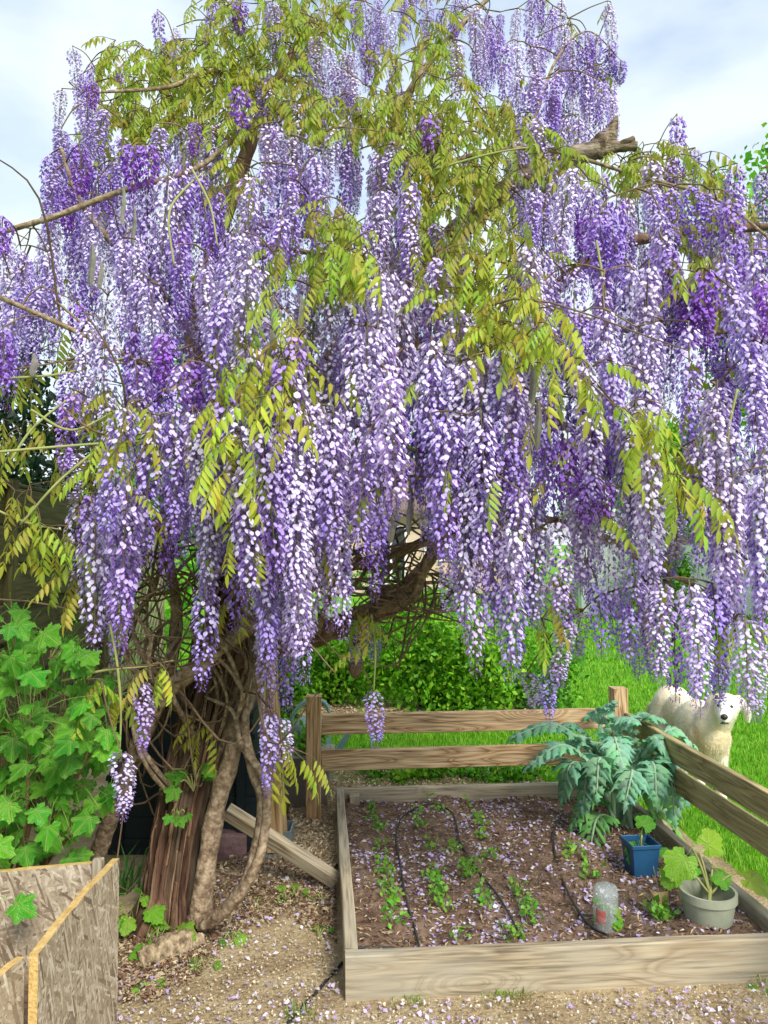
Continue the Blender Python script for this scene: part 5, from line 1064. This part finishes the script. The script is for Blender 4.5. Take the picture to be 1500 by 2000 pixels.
# pots
def pot(mb, c, r0, r1, h, sides, rim=.008, rimh=.02, rot=0, floor=.3, th=.004):
    prof = [(r0, 0), (r1 * .985, h - rimh), (r1 + rim, h - rimh), (r1 + rim, h), (r1 - th, h), (r1 - th - (r1 - r0) * (1 - floor), h * floor)]
    vs = []; fs = []
    for (r, z) in prof:
        for k in range(sides): a = rot + 2 * math.pi * k / sides; vs.append((c[0] + math.cos(a) * r, c[1] + math.sin(a) * r, c[2] + z))
    for j in range(len(prof) - 1):
        for k in range(sides): k2 = (k + 1) % sides; fs.append((j * sides + k, j * sides + k2, (j + 1) * sides + k2, (j + 1) * sides + k))
    fs.append(tuple(range(sides - 1, -1, -1))); m = len(prof) - 1; fs.append(tuple(m * sides + k for k in range(sides))); mb.add(vs, fs)
bpz = on_soil(1260, 1712) - Vector((0, 0, .01)); bq = bpz + Vector((0, .06, 0))
pe = empty('blue_pot', bq, 'square blue plastic plant pot in the raised bed', 'plant pot')
mb = MB(); pot(mb, bq, .062 * 1.15, .078 * 1.15, .155, 4, .006, .018, math.pi / 4 + .12, .55); o = put('body', mb.mesh('body', M['blue_plastic'], False), pe, Matrix.Identity(4)); bv = o.modifiers.new('bevel', 'BEVEL'); bv.width = .006; bv.segments = 2; bv.limit_method = 'ANGLE'
mb = MB(); mb.add([bq + Vector((math.cos(a) * .078, math.sin(a) * .078, .10)) for a in (.9, 2.47, 4.04, 5.6)], [(0, 1, 2, 3)]); put('potting_soil', mb.mesh('potting_soil', M['soil']), pe, Matrix.Identity(4))
SQ = [palmate_mesh('leaf', 330 + k, c, depth=.10, teeth=.03, cup=.2) for k, c in enumerate(((.13, .42, .03), (.24, .46, .035), (.32, .48, .05)))]
sp_ = empty('squash_seedling', bq + Vector((0, 0, .10)), 'squash seedling with two round green leaves in blue pot', 'plant')
for (px, py, s, f, dr) in ((1250, 1640, .115, Vector((.1, -.9, .6)), Vector((-.2, -.3, -.3))), (1252, 1625, .10, Vector((-.1, -.7, .9)), Vector((.2, .4, -.1))), (1270, 1652, .10, Vector((.1, -.3, 1)), Vector((.9, -.6, -.2)))):
    put('leaf', SQ[0], sp_, leaf_mat(at(px, py, bq.y - .03), s, f, dr))
mb = MB(); tube(mb, [bq + Vector((0, 0, .1)), bq + Vector((0, -.02, .18)), at(1255, 1640, bq.y - .02)], [.005, .004, .003], 6, 4); put('stem', mb.mesh('stem', M['green_stem']), sp_, Matrix.Identity(4))
gpz = on_soil(1402, 1836); gq = Vector((gpz.x, gpz.y + .08, SZ - .012))
ge = empty('round_pot', gq, 'round grey green plastic pot sunk in raised bed soil', 'plant pot')
mb = MB(); pot(mb, gq, .078, .098, .16, 40, .006, .03, 0, .45); put('body', mb.mesh('body', M['grey_plastic']), ge, Matrix.Identity(4))
o = ge.children[0]; es = o.modifiers.new('edge', 'EDGE_SPLIT'); es.split_angle = R(30)
mb = MB(); mb.add([gq + Vector((math.cos(a * .2618) * .083, math.sin(a * .2618) * .083, .075)) for a in range(24)], [tuple(range(24))]); put('potting_soil', mb.mesh('potting_soil', M['soil']), ge, Matrix.Identity(4))
sq = empty('squash_plant', gq + Vector((0, 0, .082)), 'squash plant with pale stems and lobed leaves in round pot', 'plant')
s0 = gq + Vector((0, 0, .08)); s1 = at(1387, 1738, gq.y - .02); st = MB(); tube(st, [s0, s0.lerp(s1, .6), s1], [.008, .008, .007], 7, 4); 
for (px, py, dd, s, f, dr, ci) in ((1352, 1655, -.05, .14, Vector((-.2, -.9, .6)), Vector((-.5, -.2, -.5)), 1), (1330, 1690, -.06, .10, Vector((-.5, -.7, .6)), Vector((-.7, 0, -.8)), 1), (1435, 1705, .0, .15, Vector((.3, -.35, .9)), Vector((1, -.2, -.2)), 2), (1365, 1662, 0, .12, Vector((.2, -1, .4)), Vector((.6, 0, .3)), 1), (1392, 1692, .03, .09, Vector((0, -.6, .8)), Vector((.2, -.4, -.4)), 0), (1370, 1690, .06, .08, Vector((0, -.5, .8)), Vector((-.8, -.2, -.2)), 0)):
    p = at(px, py, gq.y + dd); put('leaf', SQ[ci], sq, leaf_mat(p, s, f, dr)); tube(st, [s1 - Vector((0, 0, .02)), s1.lerp(p, .55) + Vector((0, 0, .005)), p], [.005, .0045, .003], 6, 4)
put('stem', st.mesh('stem', M['green_stem']), sq, Matrix.Identity(4))
# bottle cloche
bz = on_soil(1184, 1812); bt = empty('plastic_bottle', bz, 'cut clear plastic bottle standing over a seedling', 'bottle')
mb = MB(); vs = []; fs = []; ns = 20; lv = [(.0, .046), (.02, .047), (.04, .0455), (.055, .047), (.07, .0455), (.085, .047), (.10, .0455), (.115, .047), (.135, .046), (.155, .043), (.165, .034)]
for (z, r) in lv:
    for k in range(ns): a = 2 * math.pi * k / ns; rr = r * (1 + .05 * noise.noise(Vector((math.cos(a) * 2, math.sin(a) * 2, z * 20)))) * (1 + (.12 * math.cos(5 * a) if z > .16 else 0)); vs.append(bz + Vector((math.cos(a) * rr, math.sin(a) * rr, z + .0)))
for j in range(len(lv) - 1):
    for k in range(ns): k2 = (k + 1) % ns; fs.append((j * ns + k, j * ns + k2, (j + 1) * ns + k2, (j + 1) * ns + k))
fs.append(tuple((len(lv) - 1) * ns + k for k in range(ns))); mb.add(vs, fs); o = put('body', mb.mesh('body', M['clear']), bt, Matrix.Identity(4)); sm = o.modifiers.new('wall', 'SOLIDIFY'); sm.thickness = .0012
mb = MB(); vs = [bz + Vector((math.cos(a) * .0462, math.sin(a) * .0462, z)) for z in (.035, .085) for a in (3.5, 3.8, 4.1, 4.4)]; mb.add(vs, [(0, 1, 5, 4), (1, 2, 6, 5), (2, 3, 7, 6)]); put('wrapper', mb.mesh('wrapper', M['label_red']), bt, Matrix.Identity(4))
leafy_plant('covered_seedling', 'green seedling growing under the clear plastic bottle', bz, 7, .022, .11, .05, SQ[:2], 'seedling', seed=9)
# card marker
mz = on_soil(1292, 1790); mk = empty('plant_marker', mz, 'brown card plant marker on a thin stick in the bed', 'plant marker')
mb = MB(); tube(mb, [mz + Vector((.012, 0, -.02)), at(1276, 1692, mz.y - .045)], [.0022, .0018], 6, 2); put('stick', mb.mesh('stick', M['bed_wood']), mk, Matrix.Identity(4))
mb = MB(); c = [(1267, 1735), (1287, 1744), (1305, 1741), (1306, 1770), (1300, 1780), (1285, 1768)]; f_ = [at(x, y, mz.y - .07 + .012 * (i % 2)) for i, (x, y) in enumerate(c)]; b_ = [p + Vector((0, .002, 0)) for p in f_]
mb.add(f_ + b_, [(0, 1, 2, 3, 4, 5), (11, 10, 9, 8, 7, 6)] + [(i, i + 6, (i + 1) % 6 + 6, (i + 1) % 6) for i in range(6)]); put('card', mb.mesh('card', M['card'], False), mk, Matrix.Identity(4))

# seedlings in rows
rs = np.random.default_rng(9)
def seedling(px, py, n, sp, h, size, cols, label, group):
    n = int(n * .95); size *= .92; sp *= .88
    p = on_soil(px, py); t = empty('seedling_clump', p, label, 'seedling', group); P = rs.normal(size=(n, 3)) * (sp, sp * 1.2, 0) + np.array(p); P[:, 2] += rs.uniform(.006, h, n)
    V, F, Cc = leaf_cloud(P, size, cols, normal_bias=np.array([0, -.6, 1.2]), aspect=.7, droop=-.1, rs=rs); put('foliage', mesh_np('foliage', V, F, Cc, M['shrub_leaf']), t, Matrix.Identity(4), kind='stuff')
    mb = MB()
    for q in P[::3]: tube(mb, [p + Vector((q[0] - p.x, q[1] - p.y, 0)) * .7, Vector(q)], [.0012, .0009], 3, 1, caps=False)
    put('stem', mb.mesh('stem', M['green_stem']), t, Matrix.Identity(4), kind='stuff')
SC = [(.13, .36, .025), (.18, .44, .03), (.10, .30, .02), (.24, .46, .05)]
for (px, py, n, sp) in ((727, 1583, 22, .02), (731, 1604, 22, .018), (736, 1625, 20, .018), (742, 1655, 24, .022), (748, 1690, 26, .022), (753, 1712, 34, .024), (757, 1735, 40, .024), (766, 1757, 40, .024), (760, 1783, 14, .016), (768, 1806, 26, .022), (816, 1595, 14, .014), (819, 1617, 22, .016), (857, 1588, 22, .02), (832, 1652, 10, .012), (846, 1664, 10, .012), (842, 1706, 34, .022), (852, 1730, 38, .022), (858, 1752, 34, .022), (864, 1772, 26, .018), (888, 1670, 24, .022), (915, 1700, 44, .026), (917, 1722, 40, .024), (946, 1776, 34, .022), (940, 1755, 18, .016), (932, 1600, 26, .02), (936, 1618, 28, .02), (940, 1638, 20, .018), (958, 1680, 30, .022), (1010, 1745, 34, .022), (1024, 1772, 32, .022), (1038, 1800, 34, .024), (1000, 1838, 40, .026), (900, 1830, 16, .018), (912, 1571, 12, .014), (840, 1568, 12, .014)):
    row = 'in the row along the board beside the slanting brace' if px < 785 else 'in the row inside the drip hose loop' if px < 880 else 'in the row just beyond the drip hose loop' if px < 985 else 'in the row closest to the clear bottle'
    seedling(px, py, n, sp, .045, .026, SC, 'small bright green seedling clump ' + row, 'seedlings sown in the raised bed')
for (px, py, n, sp) in ((1125, 1680, 34, .04), (1150, 1720, 26, .03), (1284, 1800, 34, .022), (1302, 1806, 34, .020), (1318, 1735, 26, .03), (1330, 1720, 20, .03)):
    seedling(px, py, n, sp, .05, .034, SC, 'round leaved green seedling clump ' + ('beside the clear plastic bottle' if px < 1200 else 'under the brown card marker' if px < 1310 else 'between the blue pot and round pot'), 'broad seedlings near the pots')

# drip hoses
def hose(name, label, pts, r, soil=True, lift=.008):
    P = [(on_soil(*p) if soil else gnd(*p)) + Vector((0, 0, lift + (p[2] if len(p) > 2 else 0))) for p in [(q[0], q[1]) for q in pts]]
    mb = MB(); tube(mb, P, [r] * len(P), 8, 8); tag(put(name, mb.mesh(name, M['hose'])), label, 'hose')
hose('drip_hose', 'thin black drip hose looping between seedling rows', [(690, 1866), (760, 1856), (815, 1862), (812, 1820), (795, 1760), (782, 1690), (774, 1630), (790, 1594), (840, 1578), (880, 1590), (893, 1625), (900, 1655), (935, 1712), (975, 1765), (1018, 1838)], .0045, lift=.012)
hose('drip_hose', 'short black drip hose lying before the cardoon', [(1098, 1590), (1082, 1640), (1086, 1680), (1105, 1740), (1135, 1790), (1160, 1815), (1188, 1836)], .0045, lift=.012)
hose('water_hose', 'black hose running over sandy ground to raised bed corner', [(668, 1888), (640, 1920), (610, 1955), (580, 1985), (540, 2040)], .006, False, .014)

# ------------------------------------------------------------------ dog
def cap_pts(mb, a, b, r0, r1, k=9):
    a = Vector(a); b = Vector(b)
    for i in range(k):
        t = i / (k - 1); r = r0 + (r1 - r0) * t; blob(mb, a.lerp(b, t), (r, r, r), 12, 8, 0)
DX, DY = 1.93, 4.62
dog = empty('dog', (DX, DY, 0), 'cream coated retriever dog standing on lawn behind the fence', 'dog')
mb = MB()
def dp(x, c, z): return Vector((DX + x, DY - c, z))
HA = R(-27)
def hd(x, c, z):          # head points, turned towards whoever stands by the bed
    dx, dy = x - .07, -(c - .10); return Vector((DX + .055 + dx * math.cos(HA) - dy * math.sin(HA), DY - .10 + dx * math.sin(HA) + dy * math.cos(HA), z + .01))
def ell(x, c, z, rx, rc, rz, tilt=0): blob(mb, dp(x, c, z), (rx, rc, rz), 16, 12, 0)
ell(0, -.12, .43, .125, .22, .16); ell(0, .05, .43, .105, .10, .145); ell(0, -.38, .45, .105, .2, .125); ell(0, -.56, .46, .13, .15, .14)
cap_pts(mb, dp(.01, .05, .50), dp(.05, .12, .585), .10, .074)
blob(mb, hd(.08, .14, .605), (.074, .08, .068), 16, 12, 0); blob(mb, hd(.08, .19, .585), (.058, .058, .055), 16, 12, 0)
cap_pts(mb, hd(.08, .20, .572), hd(.08, .265, .553), .045, .036); blob(mb, hd(.08, .23, .535), (.034, .04, .018), 12, 8, 0)
for sx in (-1, 1):
    for k in range(7):
        t = k / 6; out_ = .068 + .030 * math.sin(t * 2.2) + (.02 * t if sx > 0 else 0); blob(mb, hd(.08 + sx * out_, .125 - .01 * t, .648 - .115 * t), (.014 + .007 * math.sin(t * 3.1), .026 + .012 * math.sin(t * 3.1), .024), 10, 8, 0)
    cap_pts(mb, dp(sx * .068, .02, .40), dp(sx * .064, .015, .21), .058, .036, 7); cap_pts(mb, dp(sx * .064, .015, .21), dp(sx * .062, .03, .035), .034, .029, 8); ell(sx * .062, .05, .026, .036, .05, .026)
    ell(sx * .085, -.56, .36, .06, .115, .15); cap_pts(mb, dp(sx * .09, -.48, .30), dp(sx * .09, -.66, .17), .055, .033, 8); cap_pts(mb, dp(sx * .09, -.66, .17), dp(sx * .09, -.63, .035), .03, .027, 7); ell(sx * .09, -.60, .026, .034, .05, .026)
cap_pts(mb, dp(0, -.68, .50), dp(-.04, -.84, .40), .04, .03, 7); cap_pts(mb, dp(-.04, -.84, .40), dp(-.06, -.92, .30), .034, .02, 7)
o = put('body', mb.mesh('body', M['fur']), dog, Matrix.Identity(4))
rm = o.modifiers.new('remesh', 'REMESH'); rm.mode = 'VOXEL'; rm.voxel_size = .011; rm.use_smooth_shade = True
sm = o.modifiers.new('smooth', 'SMOOTH'); sm.factor = .6; sm.iterations = 5
dg = bpy.context.evaluated_depsgraph_get(); dg.update(); ev = o.evaluated_get(dg); em = bpy.data.meshes.new_from_object(ev)
n = len(em.vertices); co = np.empty(n * 3); em.vertices.foreach_get('co', co); co = co.reshape(-1, 3); nr = np.empty(n * 3); em.vertices.foreach_get('normal', nr); nr = nr.reshape(-1, 3)
o.modifiers.clear(); em.materials.clear(); em.materials.append(M['fur']); o.data = em
ca = np.ones((n, 4), np.float32); rel = co - np.array([DX, DY, 0])
face = (rel[:, 1] < -.16) & (rel[:, 2] > .5); ca[face, :3] = (1.12, 1.2, 1.4)
leg = rel[:, 2] < .3; ca[leg, :3] = (1.1, 1.15, 1.3)
chest = (rel[:, 2] < .48) & (rel[:, 2] > .3) & (rel[:, 1] < -.02); ca[chest, :3] = (.95, .88, .78)
a_ = em.color_attributes.get('Col') or em.color_attributes.new('Col', 'FLOAT_COLOR', 'POINT')
if a_.domain == 'POINT': a_.data.foreach_set('color', ca.ravel())
em.polygons.foreach_set('use_smooth', [True] * len(em.polygons))
rs = np.random.default_rng(3); idx = rs.integers(0, n, 60000); keep = ~((rel[idx, 1] < -.22) & (rel[idx, 2] > .5)); idx = idx[keep]
fl = np.where(rel[idx, 2] > .5, .010, .021) * rs.uniform(.5, 1.2, len(idx)); d = nr[idx] * .16 + np.array([0, .35, -.75]) + rs.normal(size=(len(idx), 3)) * .14; d /= np.linalg.norm(d, axis=1)[:, None]
s_ = np.cross(d, nr[idx]); s_ /= np.linalg.norm(s_, axis=1)[:, None] + 1e-9; p0 = co[idx]; V = np.stack([p0 + s_ * .0011, p0 - s_ * .0011, p0 + d * fl[:, None] + nr[idx] * .002], 1).reshape(-1, 3)
F = np.arange(len(V)).reshape(-1, 3); Cc = np.repeat(ca[idx, :3] * rs.uniform(.8, 1.2, (len(idx), 1)), 3, 0); put('fur', mesh_np('fur', V, F, Cc, M['fur'], False), dog, Matrix.Identity(4), kind='stuff')
mb = MB(); blob(mb, hd(.08, .298, .566), (.021, .016, .017), 10, 8, .05); put('nose', mb.mesh('nose', M['nose']), dog, Matrix.Identity(4))
mb = MB(); blob(mb, hd(.08, .292, .530), (.026, .012, .006), 10, 6, 0); put('mouth', mb.mesh('mouth', M['nose']), dog, Matrix.Identity(4))
for sx in (-1, 1):
    mb = MB(); blob(mb, hd(.08 + sx * .034, .222, .612), (.010, .009, .009), 10, 8, 0); put('eye', mb.mesh('eye', M['nose']), dog, Matrix.Identity(4))

# ------------------------------------------------------------------ shrubs and low plants behind the bed
for k, (px, py, h_, r_, n, pal, lb) in enumerate(((835, 1390, 1.12, .62, 9000, G_BRIGHT, 'tall bright green currant shrub on lawn behind the rail fence'), (940, 1394, .98, .55, 7000, G_BRIGHT, 'broad bushy green shrub behind the middle of the back rails'), (650, 1380, .85, .48, 5200, G_BRIGHT, 'loose light green shrub growing behind the fence post'), (1045, 1388, .68, .42, 4200, G_MID, 'low round green shrub behind the cardoon'), (552, 1400, .85, .34, 4200, G_MID, 'slim dark green shrub behind the support post'), (750, 1335, .75, .5, 4200, G_BRIGHT, 'small light green shrub further back on the lawn'))):
    shrub('currant_shrub', lb, gnd(px, py), h_, r_, n, .055, pal, group='shrubs behind the bed', seed=90 + k, stems=10, clumps=34)
for k, (px, py) in enumerate(((735, 1528), (800, 1530), (860, 1528), (915, 1530), (965, 1532), (1010, 1530), (1050, 1520), (1075, 1500), (600, 1500))):
    shrub('strawberry_plant', ('low leafy green plant beside the taupe planter' if px == 600 else 'low leafy green plant behind the cardoon' if px > 1040 else 'low leafy green plant along the dark edging strip'), gnd(px, py), .15, .15, 330, .045, G_BRIGHT, 'plant', 'low plants beyond the bed', seed=120 + k, stems=7, clumps=11)
ea = gnd(630, 1533); eb = gnd(1062, 1519); ea.z = eb.z = 0
o = plank('lawn_edging', ea + Vector((0, .28, 0)), eb + Vector((0, .28, 0)), .02, .075, M['edging'], segs=12, wob=.012); tag(o, 'low dark green lawn edging strip beyond the raised bed', 'edging')
MP = [tuple(gnd(*q)[:2]) for q in ((540, 1400), (620, 1408), (820, 1402), (1060, 1400), (1060, 1385), (820, 1372), (560, 1368))]
sheet('mulch_strip', MP, .006, M['chip_bed'], 40, 20, .02)

# ------------------------------------------------------------------ small stuff on the ground
def flakes(P, lmin, lmax, asp, cols, rs, tilt=.5, thick=0):
    n = len(P); P = np.asarray(P, float); nz = rs.normal(size=(n, 3)) * tilt; nz[:, 2] += 1; nz /= np.linalg.norm(nz, axis=1)[:, None]
    a = rs.uniform(0, 6.28, n); d = np.stack([np.cos(a), np.sin(a), np.zeros(n)], 1); d -= nz * (d * nz).sum(1)[:, None]; d /= np.linalg.norm(d, axis=1)[:, None]; s = np.cross(nz, d)
    L = rs.uniform(lmin, lmax, n)[:, None] * .5; W = L * asp * rs.uniform(.7, 1.3, (n, 1)); j = lambda: rs.uniform(.75, 1.1, (n, 1)); cup = nz * L * .25
    V = np.stack([P - d * L * j(), P + s * W * j() + cup, P + d * L * j(), P - s * W * j() + cup], 1).reshape(-1, 3); F = (np.array([[0, 2, 1], [0, 3, 2]])[None] + (np.arange(n) * 4)[:, None, None]).reshape(-1, 3)
    c = np.asarray(cols)[rs.integers(0, len(cols), n)] * rs.uniform(.75, 1.2, (n, 1)); return V, F, np.repeat(c, 4, 0)
rs = np.random.default_rng(77)
def bedpts(n, clump=.0):
    r = rs.uniform(T + .01, BW - T - .01, n); u = rs.uniform(T + .01, BL - T - .01, n)
    keep = np.array([noise.noise(Vector((a * 4.2, b * 4.2, 7.7))) * clump + 1 > rs.uniform(.0, 1 + clump * .55) for a, b in zip(r, u)]); r = r[keep]; u = u[keep]
    return np.array([tuple(bp_(a, b, soilz(a, b) + .006)) for a, b in zip(r, u)])
PET = [(.80, .74, .88), (.70, .61, .86), (.82, .78, .87), (.55, .42, .78), (.66, .53, .82), (.50, .40, .45)]
V, F, Cc = flakes(bedpts(5600, 1.9), .012, .028, .72, PET, rs, .45); tag(put('fallen_petals', mesh_np('fallen_petals', V, F, Cc, M['petal'])), 'pale lilac fallen petals scattered over the raised bed soil', 'petals', kind='stuff')
BARK = [(.18, .095, .055), (.28, .18, .11), (.38, .27, .16), (.12, .06, .035), (.52, .42, .27)]
V, F, Cc = flakes(bedpts(7500), .008, .035, .25, BARK, rs, .4); tag(put('bark_mulch', mesh_np('bark_mulch', V, F, Cc, M['chip'], False)), 'brown bark bits and dry stalks over the bed soil', 'mulch', kind='stuff')
def gpoly(n, poly, dens=None):
    o = []
    while len(o) < n:
        x = rs.uniform(min(p[0] for p in poly), max(p[0] for p in poly)); y = rs.uniform(min(p[1] for p in poly), max(p[1] for p in poly))
        if inpoly(x, y, poly):
            g = gnd(x, y, .012)
            if not in_bed(g) and (dens is None or noise.noise(Vector((g.x * 2.6, g.y * 2.6, 2))) > rs.uniform(-.6, dens)): o.append((g.x, g.y, .014 + .012 * rs.random()))
    return np.array(o)
G1 = [(225, 1860), (330, 1800), (440, 1700), (560, 1600), (655, 1640), (668, 1960), (1500, 1925), (1500, 2060), (200, 2060)]
V, F, Cc = flakes(gpoly(1200, G1, .9), .010, .025, .72, PET, rs, .45); tag(put('fallen_petals', mesh_np('fallen_petals', V, F, Cc, M['petal'])), 'pale lilac fallen petals scattered over the sandy ground', 'petals', kind='stuff')
G2 = [(225, 1790), (300, 1770), (420, 1690), (520, 1640), (600, 1640), (655, 1700), (668, 1850), (560, 1790), (440, 1830), (400, 1900), (300, 1960), (225, 1960)]
V, F, Cc = flakes(gpoly(5200, G2), .010, .04, .4, BARK, rs, .5); tag(put('bark_mulch', mesh_np('bark_mulch', V, F, Cc, M['chip'], False)), 'dark brown bark mulch and dry leaves around the trunk foot', 'mulch', kind='stuff')
PEB = [(.45, .36, .22), (.55, .46, .31), (.34, .26, .15), (.62, .55, .42), (.26, .18, .10)]
V, F, Cc = flakes(gpoly(9000, G1), .005, .014, .7, PEB, rs, .6); tag(put('fine_gravel', mesh_np('fine_gravel', V, F, Cc, M['chip'], False)), 'fine sandy gravel and grit on the bare ground', 'gravel', kind='stuff')
CH = [(.62, .48, .28), (.72, .58, .38), (.50, .36, .19), (.40, .27, .14), (.78, .68, .50)]
G3 = [(560, 1560), (575, 1690), (650, 1740), (668, 1700), (664, 1610), (850, 1560), (1060, 1535), (1060, 1500), (640, 1505)]
V, F, Cc = flakes(gpoly(6500, G3) + (0, 0, .018), .012, .035, .4, CH, rs, .5); tag(put('wood_chips', mesh_np('wood_chips', V, F, Cc, M['chip'], False)), 'pale wood chips covering the path behind the bed', 'wood chips', kind='stuff')
G4 = [(540, 1398), (620, 1406), (820, 1400), (1060, 1398), (1060, 1387), (820, 1376), (560, 1372)]
V, F, Cc = flakes(gpoly(2500, G4) + (0, 0, .018), .02, .05, .45, CH, rs, .5); tag(put('wood_chips', mesh_np('wood_chips', V, F, Cc, M['chip'], False)), 'pale wood chips around the shrubs behind the fence', 'wood chips', kind='stuff')

# lawn grass
n = 190000; dd = 2.3 * (16 / 2.3) ** rs.uniform(0, 1, n); xx = rs.uniform(-.62, .62, n) * dd
ok = np.array([not inpoly(x, y, GP) and not inpoly(x, y, MP) and not in_bed(Vector((x, y, 0))) and not (x < -1.75 and y < 8) for x, y in zip(xx, dd)]); xx = xx[ok]; dd = dd[ok]
P = np.stack([xx, dd, np.zeros(len(xx))], 1); wd = (.0035 * np.maximum(1, dd / 3)); hh = .055 * (1 + .3 * np.array([noise.noise(Vector((x * .8, y * .8, 0))) for x, y in zip(xx, dd)])) * np.maximum(1, (dd / 9))
V, F, Cc = blades(P, hh, wd, [(.14, .35, .014), (.19, .41, .018), (.25, .45, .03), (.09, .26, .012), (.31, .47, .05)], rs, .8)
tag(put('lawn_grass', mesh_np('lawn_grass', V, F, Cc, M['grass'])), 'short bright green grass of the lawn behind the fence', 'grass', kind='stuff')
